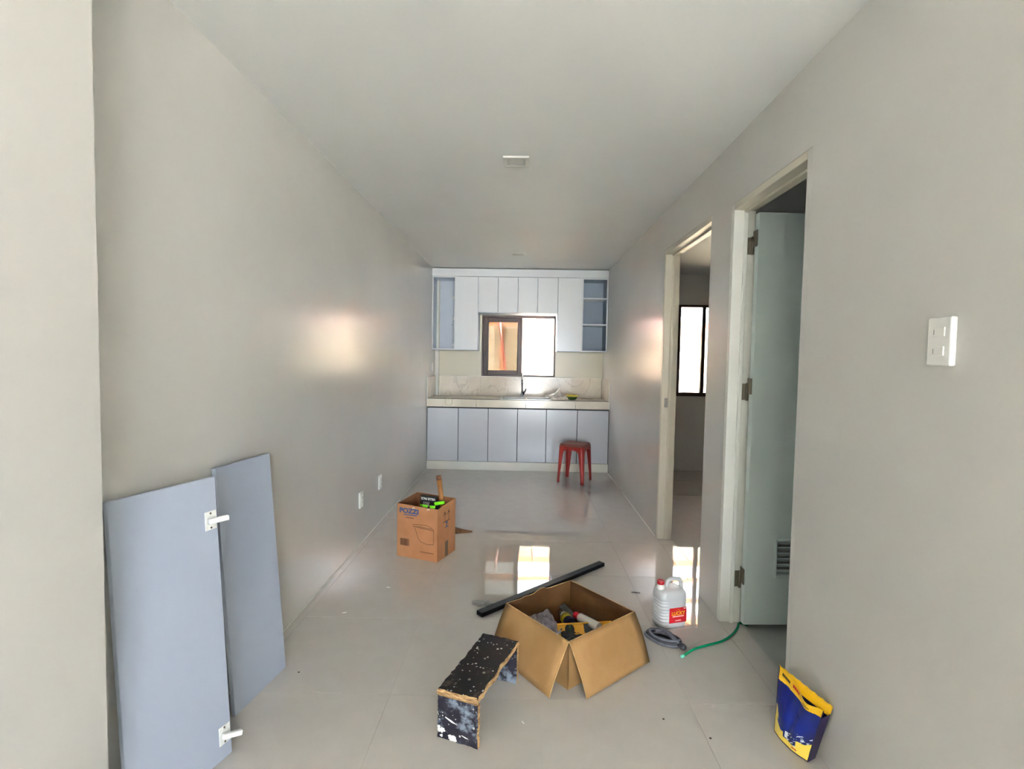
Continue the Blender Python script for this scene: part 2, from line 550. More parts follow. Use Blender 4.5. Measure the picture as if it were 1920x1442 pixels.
def doorframe(root, y0, y1, zt, ry, fm, hm):
    """frame members as boxes with a stop rebate; y relative to root y"""
    t = .034
    for nm, ya, yb, s in (('jamb', y1, y1 + t, -1), ('jamb', y0 - t, y0, 1)):
        b = BM()
        box(b, 0, WT, ya - ry, yb - ry, 0, zt + t, .002)
        # stop bead
        ys = (y1 - .012, y1) if s < 0 else (y0, y0 + .012)
        box(b, .050, .068, ys[0] - ry, ys[1] - ry, 0, zt, .002)
        obj(nm, b, fm if s < 0 else 'wall', root)
    b = BM()
    box(b, 0, WT, y0 - ry, y1 - ry, zt, zt + t, .002)
    box(b, .050, .068, y0 - ry, y1 - ry, zt - .012, zt, .002)
    obj('head', b, hm, root)


doorframe(d1, 1.994, 2.661, 2.131, 2.66, 'frame_white', 'frame')
leaf = thing('leaf_pivot', '', '', (0, 0, 0))
del leaf['label'], leaf['category']
bpy.data.objects.remove(leaf)
ang = math.radians(2.5)
HX, HY = .097, -.026      # hinge corner of the leaf relative to root
bm = BM()
LW, LT, LZ0, LZ1 = .62, .038, .022, 2.105
VX0, VX1, VZ0, VZ1 = .157, .480, .280, .457
# leaf with a louvre opening
box(bm, 0, VX0, -LT, 0, LZ0, LZ1); box(bm, VX1, LW, -LT, 0, LZ0, LZ1)
box(bm, VX0, VX1, -LT, 0, LZ0, VZ0); box(bm, VX0, VX1, -LT, 0, VZ1, LZ1)
mtx = Matrix.Translation((HX, HY, 0)) @ Matrix.Rotation(ang, 4, 'Z')
xform(bm, mtx)
leaf = obj('leaf', bm, 'slab', d1)
for k in range(6):
    b = BM(); z = VZ0 + .01475 + k * .0295
    box(b, -(VX1 - VX0) / 2, (VX1 - VX0) / 2, -.003, .003, -.016, .016)
    xform(b, mtx @ Matrix.Translation(((VX0 + VX1) / 2, -LT / 2, z)) @ Matrix.Rotation(math.radians(48), 4, 'X'))
    obj('louvre_slat', b, 'slab', leaf)
b = BM()
for a in ((VX0 - .012, VX0, VZ0 - .012, VZ1 + .012), (VX1, VX1 + .012, VZ0 - .012, VZ1 + .012), (VX0, VX1, VZ0 - .012, VZ0), (VX0, VX1, VZ1, VZ1 + .012)):
    box(b, a[0], a[1], -LT - .004, -LT, a[2], a[3], .001)
xform(b, mtx)
obj('louvre_frame', b, 'slab', leaf)
for z in (1.953, 1.214, .236):
    b = BM()
    box(b, .070, .094, -.0035, .0005, z - .042, z + .042)
    tube(b, [(.093, -.010, z - .045), (.093, -.010, z + .045)], .006, 10)
    box(b, .0935, .0968, -.056, -.012, z - .01, z + .070)
    h = obj('hinge', b, 'steel_dull', d1)
    h['label'] = 'dull steel hinge'

d2 = thing('door_2', 'empty far doorway with cream frame opening to the bedroom', 'doorway', (XR, 3.91, 0), kind='structure')
doorframe(d2, 2.979, 3.911, 2.161, 3.91, 'frame', 'frame')
b = BM(); box(b, .022, .046, -.0015, .0012, 1.015, 1.085, .0005); box(b, .029, .040, -.0025, -.001, 1.035, 1.062)
sp = obj('strike_plate', b, 'chrome', d2); sp['label'] = 'small chrome strike plate on the cream jamb'

# ------------------------------------------------------------------ windows
w1 = thing('window_1', 'brown-framed sliding kitchen window, tinted sash slid left and right half open', 'window', (0, YB, 0), kind='structure')
x0, x1, z0, z1 = KW
b = BM()
fw = .022
for a in ((x0, x0 + fw, z0, z1), (x1 - fw, x1, z0, z1), (x0 + fw, x1 - fw, z0, z0 + fw), (x0 + fw, x1 - fw, z1 - fw * 1.4, z1)):
    box(b, a[0], a[1], .01, .11, a[2], a[3], .002)
obj('outer_frame', b, 'win', w1)


def sash(root, xa, xb, za, zb, y, st, glass='bglass', fmat='win'):
    b = BM()
    for a in ((xa, xa + st, za, zb), (xb - st, xb, za, zb), (xa + st, xb - st, za, za + st), (xa + st, xb - st, zb - st, zb)):
        box(b, a[0], a[1], y, y + .03, a[2], a[3], .003)
    s = obj('sash', b, fmat, root)
    b = BM(); box(b, xa + st - .004, xb - st + .004, y + .012, y + .018, za + st - .004, zb - st + .004)
    g = obj('pane', b, glass, s)
    return s


sash(w1, x0 + fw, -.010, z0 + fw, z1 - fw * 1.4, .025, .058)
sash(w1, x0 + fw + .01, -.022, z0 + fw, z1 - fw * 1.4, .068, .055)
b = BM(); box(b, x0 + fw + .02, x0 + fw + .036, .008, .026, 1.40, 1.46, .002)
obj('latch', b, 'black', w1)

w2 = thing('window_2', 'dark-framed bedroom window with upright mullion seen through the far doorway', 'window', (0, BYB, 0), kind='structure')
x0, x1, z0, z1 = BW
b = BM(); f2 = .045
for a in ((x0, x0 + f2, z0, z1), (x1 - f2, x1, z0, z1), (x0 + f2, x1 - f2, z0, z0 + f2), (x0 + f2, x1 - f2, z1 - f2 * .6, z1)):
    box(b, a[0], a[1], .01, .1, a[2], a[3], .002)
obj('outer_frame', b, 'win', w2)
for xa, xb in ((2.225, 2.268), (2.76, 2.80)):
    b = BM(); box(b, xa, xb, .015, .07, z0 + f2, z1 - f2 * .6, .002); obj('mullion', b, 'win', w2)
for xa, xb in ((x0 + f2, 2.225), (2.268, 2.76), (2.80, x1 - f2)):
    b = BM(); box(b, xa, xb, .04, .045, z0 + f2, z1 - f2 * .6); obj('pane', b, 'clear', w2)
b = BM(); box(b, x0 - .01, x1 + .01, -.02, .01, z0 - .03, z0); obj('sill', b, 'wall', w2)

w4 = thing('window_3', 'brown-framed front room window behind the viewer', 'window', (0, Y_FRONT, 0), kind='structure')
b = BM()
for a in ((FW[0], FW[0] + .045, FW[2], FW[3]), (FW[1] - .045, FW[1], FW[2], FW[3]), (FW[0] + .045, FW[1] - .045, FW[3] - .045, FW[3]), (FW[0] + .045, FW[1] - .045, FW[2], FW[2] + .045)):
    box(b, a[0], a[1], -.12, -.04, a[2], a[3], .002)
obj('outer_frame', b, 'win', w4)
w3 = thing('door_3', 'brown-framed front doorway behind the viewer, open to daylight', 'doorway', (0, Y_FRONT, 0), kind='structure')
b = BM()
for a in ((OX0, OX0 + .045, .005, 2.2), (OX1 - .045, OX1, .005, 2.2), (OX0 + .045, OX1 - .045, 2.155, 2.2)):
    box(b, a[0], a[1], -.12, -.04, a[2], a[3], .002)
obj('outer_frame', b, 'win', w3)

# ------------------------------------------------------------------ outdoors
bm = BM(); box(bm, -9, 9, -14, 14, -.3, -.12)
bm2 = BM(); box(bm2, XL - .5, LX1 + .5, Y_FRONT - .75, Y_FRONT - .15, H + .02, H + .1)
struct('added_eave', bm2, 'ceiling', 'unseen roof overhang added to block sky light above the front doorway', 'added_eave')  # overhang added out of view to cut the sky light entering the front
struct('ground_outside', bm, 'conc', 'pale concrete ground outside the house', 'ground')
pf = thing('plywood_fence', 'bright plywood fence with lumber rails outside the kitchen window', 'fence', (0, 8.4, -.12))
for k in range(8):
    b = BM(); box(b, -3.35 + k * 1.22, -3.35 + k * 1.22 + 1.214, 0, .018, 0, 2.02, .001); obj('plywood_sheet', b, 'ply', pf)
b = BM(); box(b, -3.05, 6.7, -.05, 0, 2.02, 2.115, .002); obj('rail', b, 'lumber', pf)
for x in (-.34, 1.5, 3.9):
    b = BM(); box(b, x - .028, x + .028, -.045, 0, 0, 2.0, .002); obj('stud', b, 'lumber', pf)
b = BM(); tube(b, [(-.50, 8.22, -.12), (-.27, 8.30, 1.15), (-.40, 8.34, 2.1)], .022, 10)
b2 = obj('leaning_pole', b, 'pinkpole')
tag(b2, 'dull red pole leaning on the fence outside the tinted pane', 'pole')
rf = thing('roof_frame', 'lumber roof framing of the lean-to outside the windows, with added shading sheets', 'roof', (0, 8.0, 0))
for y, z in ((.50, 2.30), (-.35, 2.585), (.1, 2.46)):
    b = BM(); box(b, -3.05, 6.7, y - .03, y + .03, z - .04, z + .04, .002); obj('purlin', b, 'lumber', rf)
for k in range(10):
    b = BM(); y0, y1 = -1.04, -.06
    prism(b, [(y0, 2.72), (y1, 2.60), (y1, 2.615), (y0, 2.735)], 'x', -3.35 + k * .7, -3.35 + k * .7 + .69); obj('added_shade_sheet', b, 'dlpanel', rf)  # opaque sheets added on the framing to shade the fence
for x in (-2.9, 6.5):
    b = BM(); box(b, x - .05, x + .05, .42, .52, -.12, 2.26); obj('post', b, 'lumber', rf)
    b = BM(); prism(b, [(-1.0, 2.60), (.6, 2.18), (.6, 2.25), (-1.0, 2.68)], 'x', x - .03, x + .03); obj('rafter', b, 'lumber', rf)

# ------------------------------------------------------------------ ceiling lights
def downlight(y, label):
    r = thing('downlight', label, 'ceiling light', (-.057, y, H), group='square ceiling downlights')
    s, i = .073, .052
    b = BM()
    for a in ((-s, s, -s, -i), (-s, s, i, s), (-s, -i, -i, i), (i, s, -i, i)):
        box(b, a[0], a[1], a[2], a[3], -.010, 0, .0015)
    obj('frame', b, 'dlpanel', r)
    b = BM()
    loft(b, [[(-i, -i, -.008), (i, -i, -.008), (i, i, -.008), (-i, i, -.008)], [(-i * .8, -i * .8, -.002), (i * .8, -i * .8, -.002), (i * .8, i * .8, -.002), (-i * .8, i * .8, -.002)]], False, False, False)
    obj('reflector', b, 'dlgrey', r)
    b = BM(); box(b, -i * .8, i * .8, -i * .8, i * .8, -.003, -.001); obj('diffuser', b, 'dlpanel', r)


downlight(2.998, 'nearer square recessed downlight in the middle of the ceiling, unlit')
downlight(5.58, 'farther square downlight on the ceiling close to the wall cabinets')

# ------------------------------------------------------------------ kitchen: base
YF = 6.22
pl = bxo('trim_3', 'plinth', None, XL, XR, YF - .004, YF + .03, 0, .104, .002)
tag(pl, 'white plinth strip under the grey base cabinets', 'plinth', kind='structure')
edges = [XL + .002, -.772, -.407, -.050, .300, .675, XR - .002]
desc = ['left pair of grey base cabinet doors, against the left wall', 'middle pair of grey base cabinet doors under the sink', 'right pair of grey base cabinet doors behind the red stool']
for k in range(3):
    a, m_, c = edges[2 * k], edges[2 * k + 1], edges[2 * k + 2]
    cab = thing('base_cabinet', desc[k], 'cabinet', ((a + c) / 2, YF, .104), group='base cabinets under the counter')
    cx = (a + c) / 2
    b = BM()
    t = .016
    box(b, a - cx, a - cx + t, .02, .56, 0, .66); box(b, c - cx - t, c - cx, .02, .56, 0, .66)
    box(b, a - cx + t, c - cx - t, .02, .56, 0, t); box(b, a - cx + t, c - cx - t, .545, .56, t, .66); box(b, a - cx + t, c - cx - t, .02, .10, .644, .66)
    obj('body', b, 'gap', cab)
    for p, q in ((a, m_), (m_, c)):
        g = .0035
        b = BM(); box(b, p - cx + g, q - cx - g, 0, .018, .004, .650, .0015)
        obj('door', b, 'cab_base', cab)

ct = thing('kitchen_counter', 'beige marble-tiled kitchen counter with low side walls around the sink', 'counter', (0, YF, 0))
SX0, SX1, SY0, SY1 = -.26, .36, .09, .46
ZT = .868
b = BM()
CY0, CY1 = -.02, YB - YF - .012
for a in ((XL + .012, SX0, CY0, CY1), (SX1, XR - .012, CY0, CY1), (SX0, SX1, CY0, SY0), (SX0, SX1, SY1, CY1)):
    box(b, a[0], a[1], a[2], a[3], ZT - .04, ZT)
obj('worktop', b, 'marble', ct)
for x in (XL + .002, -.55, .05, .65):
    xe = min(x + .597 if x > XL + .01 else -.553, XR - .002)
    b = BM(); box(b, x, xe, CY0 - .010, CY0, .772, ZT - .001, .001); obj('edge_tile', b, 'marble_edge', ct)
b = BM(); box(b, XL + .002, XR - .002, CY0 - .012, CY0 - .001, ZT - .001, ZT + .005, .0015); obj('edge_nosing', b, 'gap', ct)
xs = [XL + .062, -.55, .05, .65, XR - .012]
for p, q in zip(xs, xs[1:]):
    b = BM(); box(b, p + .001, q - .001, CY1, CY1 + .011, ZT, 1.126, .0008); obj('splash_tile', b, 'marble', ct)
for s in (0, 1):
    xa, xb = (XL + .001, XL + .012) if s == 0 else (XR - .012, XR - .001)
    b = BM(); box(b, xa, xb, CY0 - .008, CY1 + .011, ZT, 1.128, .0008); obj('side_splash_tile', b, 'marble', ct)
    b = BM(); box(b, xa, xb, CY0 - .014, CY0 - .008, .772, 1.13, .001); obj('side_splash_trim', b, 'plinth', ct)
b = BM(); box(b, XL + .062, XR - .002, CY1 - .002, CY1 + .011, 1.126, 1.132, .001); obj('splash_trim', b, 'plinth', ct)
b = BM(); box(b, XL + .01, XR - .01, -.012, 0, .762, .772); obj('painted_shadow_strip', b, 'gap', ct)  # dark strip painted in as the shade under the counter edge

sk = thing('kitchen_sink', 'stainless steel double sink set into the beige counter', 'sink', (.05, YF + .275, ZT))
b = BM()
w2_, d2_ = (SX1 - SX0) / 2, (SY1 - SY0) / 2
rim = .02
for a in ((-w2_ - .01, w2_ + .01, -d2_ - .01, -d2_ + rim), (-w2_ - .01, w2_ + .01, d2_ - rim, d2_ + .01), (-w2_ - .01, -w2_ + rim, -d2_ + rim, d2_ - rim), (w2_ - rim, w2_ + .01, -d2_ + rim, d2_ - rim), (-.015, .015, -d2_ + rim, d2_ - rim)):
    box(b, a[0], a[1], a[2], a[3], .0005, .005, .001)
obj('rim', b, 'sinksteel', sk)
for s in (-1, 1):
    xa, xb = (-w2_ + rim, -.015) if s < 0 else (.015, w2_ - rim)
    b = BM(); ya, yb = -d2_ + rim, d2_ - rim
    i = .02
    loft(b, [[(xa, ya, .002), (xb, ya, .002), (xb, yb, .002), (xa, yb, .002)], [(xa + i * .4, ya + i * .4, -.03), (xb - i * .4, ya + i * .4, -.03), (xb - i * .4, yb - i * .4, -.03), (xa + i * .4, yb - i * .4, -.03)], [(xa + i, ya + i, -.17), (xb - i, ya + i, -.17), (xb - i, yb - i, -.17), (xa + i, yb - i, -.17)]], False, True, False)
    bas = obj('basin', b, 'sinksteel', sk)
    b = BM(); lathe(b, [(.03, -.1695), (.03, -.167), (.02, -.167), (.018, -.1685)], 16, c=((xa + xb) / 2, 0, 0)); obj('drain', b, 'chrome', bas)

fc = thing('kitchen_faucet', 'tall chrome gooseneck faucet behind the sink', 'faucet', (.0, YF + .505, ZT))
b = BM(); lathe(b, [(.026, 0), (.026, .008), (.018, .014), (.016, .05)], 20); obj('base', b, 'chrome', fc)
b = BM()
pts = [(0, 0, .03), (0, 0, .25)] + [(0, -.06 + .06 * math.cos(t), .25 + .06 * math.sin(t)) for t in [PI * k / 10 for k in range(1, 11)]] + [(0, -.12, .20)]
tube(b, pts, .0105, 12); obj('spout', b, 'chrome', fc)
b = BM(); tube(b, [(0, -.12, .212), (0, -.12, .175)], .0135, 12); obj('aerator', b, 'chrome', fc)
b = BM(); tube(b, [(.012, 0, .06), (.035, -.005, .065), (.05, -.02, .105)], [.009, .009, .005], 10); tube(b, [(.018, 0, .03), (.018, 0, .07)], .014, 12); obj('lever', b, 'black', fc)

# things on the counter
def blob(bm, rx, ry, rz, amp, fr, sub=4, seed=0, flat=True):
    bmesh.ops.create_icosphere(bm, subdivisions=sub, radius=1)
    for v in bm.verts:
        d = v.co.normalized()
        n = noise.fractal(d * fr + Vector((seed, seed * 2.1, 0)), 1, 2, 4)
        s = 1 + amp * n
        v.co = Vector((d.x * rx * s, d.y * ry * s, d.z * rz * s))
        if flat: v.co.z = max(v.co.z, -rz * .55) + rz * .55
    for f in bm.faces: f.smooth = True


b = BM(); blob(b, .115, .07, .038, .5, 2.6, seed=3)
for v in b.verts:
    k = math.exp(-((v.co.x - .035) / .032) ** 2 - (v.co.y / .045) ** 2)
    if v.co.z > .02: v.co.z += k * .085; v.co.x += k * .018
pb = obj('plastic_bag', b, 'film', None, (.415, YF + .16, ZT + .005))
tag(pb, 'crumpled clear plastic bag lying on the counter right of the sink', 'plastic bag')
bw = thing('small_bowl', 'small green bowl with yellow rim on the counter', 'bowl', (.625, YF + .20, ZT))
b = BM(); lathe(b, [(.045, 0), (.062, .02), (.070, .042), (.067, .042), (.058, .020), (.042, .006)], 24, True, True); obj('body', b, 'bowl_g', bw)
b = BM(); lathe(b, [(.0685, .042), (.0715, .043), (.071, .058), (.066, .058), (.066, .043)], 24, False, False); obj('rim', b, 'bowl_y', bw)
b = BM()
pts = [(.045 * math.cos(t) * (1 if k % 2 else .93), -.004 * k / 8 - .006, .045 * math.sin(t)) for k, t in enumerate([2 * PI * j / 16 for j in range(18)])]
tube(b, pts, .0022, 6)
wl = obj('wire_loop', b, 'wire', None, (-.885, YF - .032, .835))
tag(wl, 'loop of thin cream wire hanging over the left counter edge', 'wire')
b = BM(); tube(b, [(-.05, 0, .004), (0, .006, .004), (.05, -.004, .004), (.10, .01, .004)], .003, 6)
tw = obj('twig', b, 'scrap_d', None, (.80, YF + .33, ZT)); tag(tw, 'thin dark stick lying on the counter right of the bowl', 'stick')

# corner pipe chase
pc = bxo('trim_4', 'plinth', None, XL, XL + .050, YB - .05, YB, ZT + .003, H, .003)
tag(pc, 'narrow white boxed pipe running up the far left kitchen corner', 'pipe box', kind='structure')

# ------------------------------------------------------------------ kitchen: wall cabinets
YU = 6.478
UT, UB, UM = 2.386, 1.466, 1.940
t = .016


def carcass(cab, xa, xb, zb, zt, m='cab_in', back=True, y0=.019, front='cab_edge'):
    b = BM(); D = YB - YU - .004
    box(b, xa, xa + t, y0, D, zb, zt); box(b, xb - t, xb, y0, D, zb, zt)
    box(b, xa + t, xb - t, y0, D, zb, zb + t); box(b, xa + t, xb - t, y0, D, zt - t, zt)
    o = obj('body', b, m, cab)
    if back:
        b = BM(); box(b, xa + t, xb - t, D - .006, D, zb + t, zt - t); obj('back_panel', b, m, cab)
    return o


ux = [XL + .003, -.860, -.572, -.322, -.072, .175, .427, .733, XR - .003]
g = .0025


def cdoor(cab, xa, xb, za, zb, tilt=0):
    b = BM(); box(b, xa + g, xb - g, 0, .018, za + .003, zb - .003, .0015)
    return obj('door', b, 'cab', cab)


def edging(cab, xa, xb, za, zb):
    b = BM(); e = .017
    for a in ((xa, xa + e, za, zb), (xb - e, xb, za, zb), (xa + e, xb - e, za, za + e), (xa + e, xb - e, zb - e, zb)):
        box(b, a[0], a[1], .001, .019, a[2], a[3], .001)
    return obj('edge_frame', b, 'cab_edge', cab)


c1 = thing('wall_cabinet', 'left tall white wall cabinet, its left door missing', 'cabinet', (0, YU, 0), group='white wall cabinets')
carcass(c1, ux[0], ux[2], UB, UT, back=False)
b = BM(); box(b, XL + .056, ux[2] - t, .305, .311, UB + t, UT - t); obj('back_panel', b, 'cab_in', c1)
b = BM(); box(b, ux[1] + .004, ux[1] + .004 + t, .019, .3, UB + t, UT - t); obj('divider', b, 'cab_in', c1)
edging(c1, ux[0], ux[1] + .008, UB, UT)
cdoor(c1, ux[1], ux[2], UB, UT)
for z in (1.53, 1.86, 2.12):
    b = BM()
    box(b, ux[1] - .040, ux[1] + .004, .06, .064, z - .02, z + .02, .001)
    box(b, ux[1] - .034, ux[1] + .004, .03, .061, z - .008, z + .008, .001)
    obj('hinge_plate', b, 'white', c1)
eb = thing('meter_box', 'pale meter box inside the open left wall cabinet', 'box', (-.885, YU + .30, 1.50))
b = BM(); box(b, -.03, .022, -.05, .0, 0, .50, .004); obj('case', b, 'white', eb)
b = BM(); box(b, -.022, .018, -.056, -.05, .02, .48, .003); obj('cover', b, 'cab_in', eb)
b = BM(); tube(b, [(-.05, .002, .3), (-.05, -.006, .3)], .006, 10); obj('screw', b, 'steel_dull', eb)

c2 = thing('wall_cabinet', 'short white wall cabinet with four doors above the window', 'cabinet', (0, YU, 0), group='white wall cabinets')
carcass(c2, ux[2] + .001, ux[6] - .001, UM, UT)
for p, q in zip(ux[2:6], ux[3:7]): cdoor(c2, p, q, UM, UT)

c3 = thing('wall_cabinet', 'right tall white wall cabinet with three open shelf bays', 'cabinet', (0, YU, 0), group='white wall cabinets')
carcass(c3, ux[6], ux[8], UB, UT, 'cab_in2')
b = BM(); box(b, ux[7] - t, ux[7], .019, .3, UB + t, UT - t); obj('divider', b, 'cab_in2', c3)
cdoor(c3, ux[6], ux[7], UB, UT)
edging(c3, ux[7] - .004, ux[8], UB, UT)
for z in (2.133, 1.808):
    b = BM(); box(b, ux[7], ux[8] - t, .004, .3, z - .009, z + .009, .001); obj('shelf', b, 'cab_edge', c3)
cn = bxo('cornice', 'cab_edge', None, XL + .002, XR - .002, YU - .010, YU + .30, UT + .001, H - .012, .002)
tag(cn, 'plain white filler board between the wall cabinets and ceiling', 'cornice')

# ------------------------------------------------------------------ switches and sockets
sw = thing('light_switch', 'white two-gang light switch on the near right wall', 'light switch', (XR, 1.314, 1.423))
b = BM(); box(b, -.016, 0, -.037, .037, -.061, .061, .004, 2); obj('plate', b, 'white', sw)
for z in (.024, -.024):
    b = BM(); box(b, -.0185, -.0155, -.019, .019, z - .0115, z + .0115, .001)
    rk = obj('rocker', b, 'white', sw)
    b = BM(); box(b, -.0188, -.0183, .012, .0135, z - .007, z + .006); obj('mark', b, 'greytool', rk)
for y, z, lb in ((3.639, .33, 'white wall socket low on the left wall, nearer of two'), (4.135, .339, 'white wall socket low on the left wall, farther of two'), (6.5, 1.246, 'white wall socket on the left wall beside the counter')):
    s = thing('wall_socket', lb, 'socket', (XL, y, z), group='wall sockets on the left wall')
    b = BM(); box(b, 0, .013, -.036, .036, -.058, .058, .003, 2); obj('plate', b, 'white', s)
    b = BM(); box(b, .0125, .0165, -.022, .022, -.034, .034, .001); ins = obj('socket_face', b, 'white', s)
    for dy in (-.008, .008):
        for dz in (-.018, .016):
            b = BM(); box(b, .0160, .0167, dy - .0012, dy + .0012, dz - .005, dz + .005); obj('slot', b, 'inkblack', ins)

# ------------------------------------------------------------------ leaning cabinet doors
def lean_board(x0, y0, a, tl, w_, h_, label, hinges):
    r = thing('cabinet_door_panel', label, 'cabinet door', (x0, y0, 0), group='loose cabinet doors leaning on the left wall')
    u = Vector((math.sin(a), math.cos(a), 0)); n = Vector((-math.cos(a), math.sin(a), 0))
    up = Vector((0, 0, math.cos(tl))) + n * math.sin(tl)
    nn = u.cross(up)       # facing the room
    if nn.x < 0: nn = -nn
    T = .017
    mt = Matrix((( u.x, up.x, nn.x, 0), (u.y, up.y, nn.y, 0), (u.z, up.z, nn.z, 0), (0, 0, 0, 1)))
    b = BM(); box(b, 0, w_, .0, h_, -T, 0, .0008); xform(b, mt); obj('panel', b, 'board', r)
    b = BM()
    box(b, -.0008, 0, .001, h_ - .001, -T + .001, -.001); box(b, w_, w_ + .0008, .001, h_ - .001, -T + .001, -.001); box(b, .001, w_ - .001, h_, h_ + .0008, -T + .001, -.001)
    xform(b, mt); obj('edge_band', b, 'board_edge', r)
    for s, v, hang in hinges:
        b = BM(); box(b, s - .004, s + .040, v - .031, v + .031, 0, .0022, .001); lathe(b, [(.0175, 0), (.0175, .004), (.0155, .004), (.0155, .0015)], 20, c=(s + .017, v, 0))
        xform(b, mt); hp = obj('hinge', b, 'white', r)
        b = BM()
        box(b, -.008, .055, -.0085, .0085, .0, .018, .003, 2)
        xform(b, mt @ Matrix.Translation((s + .012, v, .004)) @ Matrix.Rotation(hang, 4, 'Z') @ Matrix.Rotation(-.35, 4, 'Y'))
        obj('hinge_arm', b, 'white', hp)
        for dv in (-.024, .024):
            b = BM(); tube(b, [tuple(mt @ Vector((s + .017, v + dv, .001))), tuple(mt @ Vector((s + .017, v + dv, .0036)))], .0035, 8)
            obj('screw', b, 'steel_dull', hp)
    return r


# far panel first, near panel leaning in front of it
lean_board(-1.056, 1.850, .141, .078, .318, .939, 'farther loose grey cabinet door leaning on the left wall, without hinges', [])
lean_board(-1.074, 1.353, .305, .069, .341, .949, 'nearer loose white cabinet door leaning on the left wall, with two white hinges', [(.298, .808, 0.0), (.298, .080, -.30)])

# ------------------------------------------------------------------ red stool
st = thing('plastic_stool', 'red plastic four-legged stool with dusty seat before the cabinets', 'stool', (.609, 5.762, 0), math.radians(19.4 + 45))


def rsq(s, r, z, n=6):
    o = []
    for cx, cy, a0 in ((1, 1, 0), (-1, 1, 90), (-1, -1, 180), (1, -1, 270)):
        for k in range(n + 1):
            a = math.radians(a0 + 90 * k / n)
            o.append((cx * (s - r) + r * math.cos(a), cy * (s - r) + r * math.sin(a), z))
    return o


SH = .432
b = BM()
loft(b, [rsq(.118, .045, SH - .004), rsq(.132, .05, SH), rsq(.1405, .05, SH - .004), rsq(.1445, .05, SH - .014), rsq(.1455, .05, SH - .03), rsq(.142, .05, SH - .03), rsq(.138, .046, SH - .012)], True, True)
obj('seat', b, ['red_dusty'], st)


def stool_skirt(axis, s):
    b = BM()
    N = 24
    top, bot = [], []
    for k in range(N + 1):
        u = -1 + 2 * k / N
        drop = .035 + .055 * abs(u) ** 3.2
        x = u * .112
        top.append((x, SH - .028)); bot.append((x, SH - .028 - drop))
    off = lambda z: .1435 + (SH - .03 - z) * .045
    def P(x, z, d):
        o = off(z) - d
        return (x, s * o, z) if axis == 'y' else (s * o, x, z)
    fr = [b.verts.new(P(x, z, 0)) for x, z in top + bot[::-1]]
    bk = [b.verts.new(P(x, z, .004)) for x, z in top + bot[::-1]]
    n = len(fr)
    for k in range(N):
        b.faces.new((fr[k], fr[k + 1], fr[n - 2 - k], fr[n - 1 - k])); b.faces.new((bk[k + 1], bk[k], bk[n - 1 - k], bk[n - 2 - k]))
    for k in range(n):
        b.faces.new((fr[k], bk[k], bk[(k + 1) % n], fr[(k + 1) % n]))
    return b


for ax in 'xy':
    for s in (-1, 1): obj('skirt', stool_skirt(ax, s), 'red', st)
for sx in (-1, 1):
    for sy in (-1, 1):
        b = BM()
        rings = []
        for z in [SH - .028 - k * (SH - .028) / 10 for k in range(11)]:
            f = 1 - z / (SH - .028)
            c = .1435 + .012 * f            # outer corner offset
            wd = .062 - .030 * min(1, f * 1.2)    # leg wing width
            if f < .25: wd += .022 * (1 - f / .25) ** 2
            r = .03 * (1 - .4 * f)
            th = .006
            ring = []
            outer = [(c, c - wd), (c, c - r)] + [(c - r + r * math.cos(a), c - r + r * math.sin(a)) for a in (PI / 8, PI / 4, 3 * PI / 8)] + [(c - r, c), (c - wd, c)]
            inner = [(c - wd, c - th), (c - r, c - th)] + [(c - r + (r - th) * math.cos(a), c - r + (r - th) * math.sin(a)) for a in (3 * PI / 8, PI / 4, PI / 8)] + [(c - th, c - r), (c - th, c - wd)]
            ring = [(sx * x, sy * y, z) for x, y in outer + inner]
            rings.append(ring)
        loft(b, rings, True, True, True)
        obj('leg', b, 'red', st)

# ------------------------------------------------------------------ printed cardboard box
bxA = thing('printed_carton', 'brown printed carton of tools standing by the left wall', 'box', (-.543, 3.345, 0), 2.788 - PI)
# local frame: origin = near corner, front face runs toward -x (length .316), depth toward +y (.256)
CWI, CDE, CHH = .316, .250, .362
b = BM(); t = .004
zt = lambda x, y: CHH - .006 + .018 * (y / CDE) + (.008 * (-x / CWI))


def slab4(bm, p, q, thick, h0f, zb=0, mi=(0, 1)):
    """vertical panel from p to q (xy), thickness to the left side, sloping top"""
    p, q = Vector(p), Vector(q); d = (q - p).normalized(); n = Vector((-d.y, d.x)) * thick
    a = [(p.x, p.y), (q.x, q.y), (q.x + n.x, q.y + n.y), (p.x + n.x, p.y + n.y)]
    B = [bm.verts.new((x, y, zb)) for x, y in a]; T = [bm.verts.new((x, y, h0f(x, y))) for x, y in a]
    bm.faces.new(B[::-1]); bm.faces.new(T)
    for k in range(4):
        f = bm.faces.new((B[k], B[(k + 1) % 4], T[(k + 1) % 4], T[k]))
        f.material_index = mi[1] if k == 2 else mi[0]


zt2 = lambda x, y: zt(x, y)
slab4(b, (-CWI, 0), (0, 0), t, zt2); slab4(b, (0, 0), (0, CDE), t, zt2); slab4(b, (0, CDE), (-CWI, CDE), t, zt2)
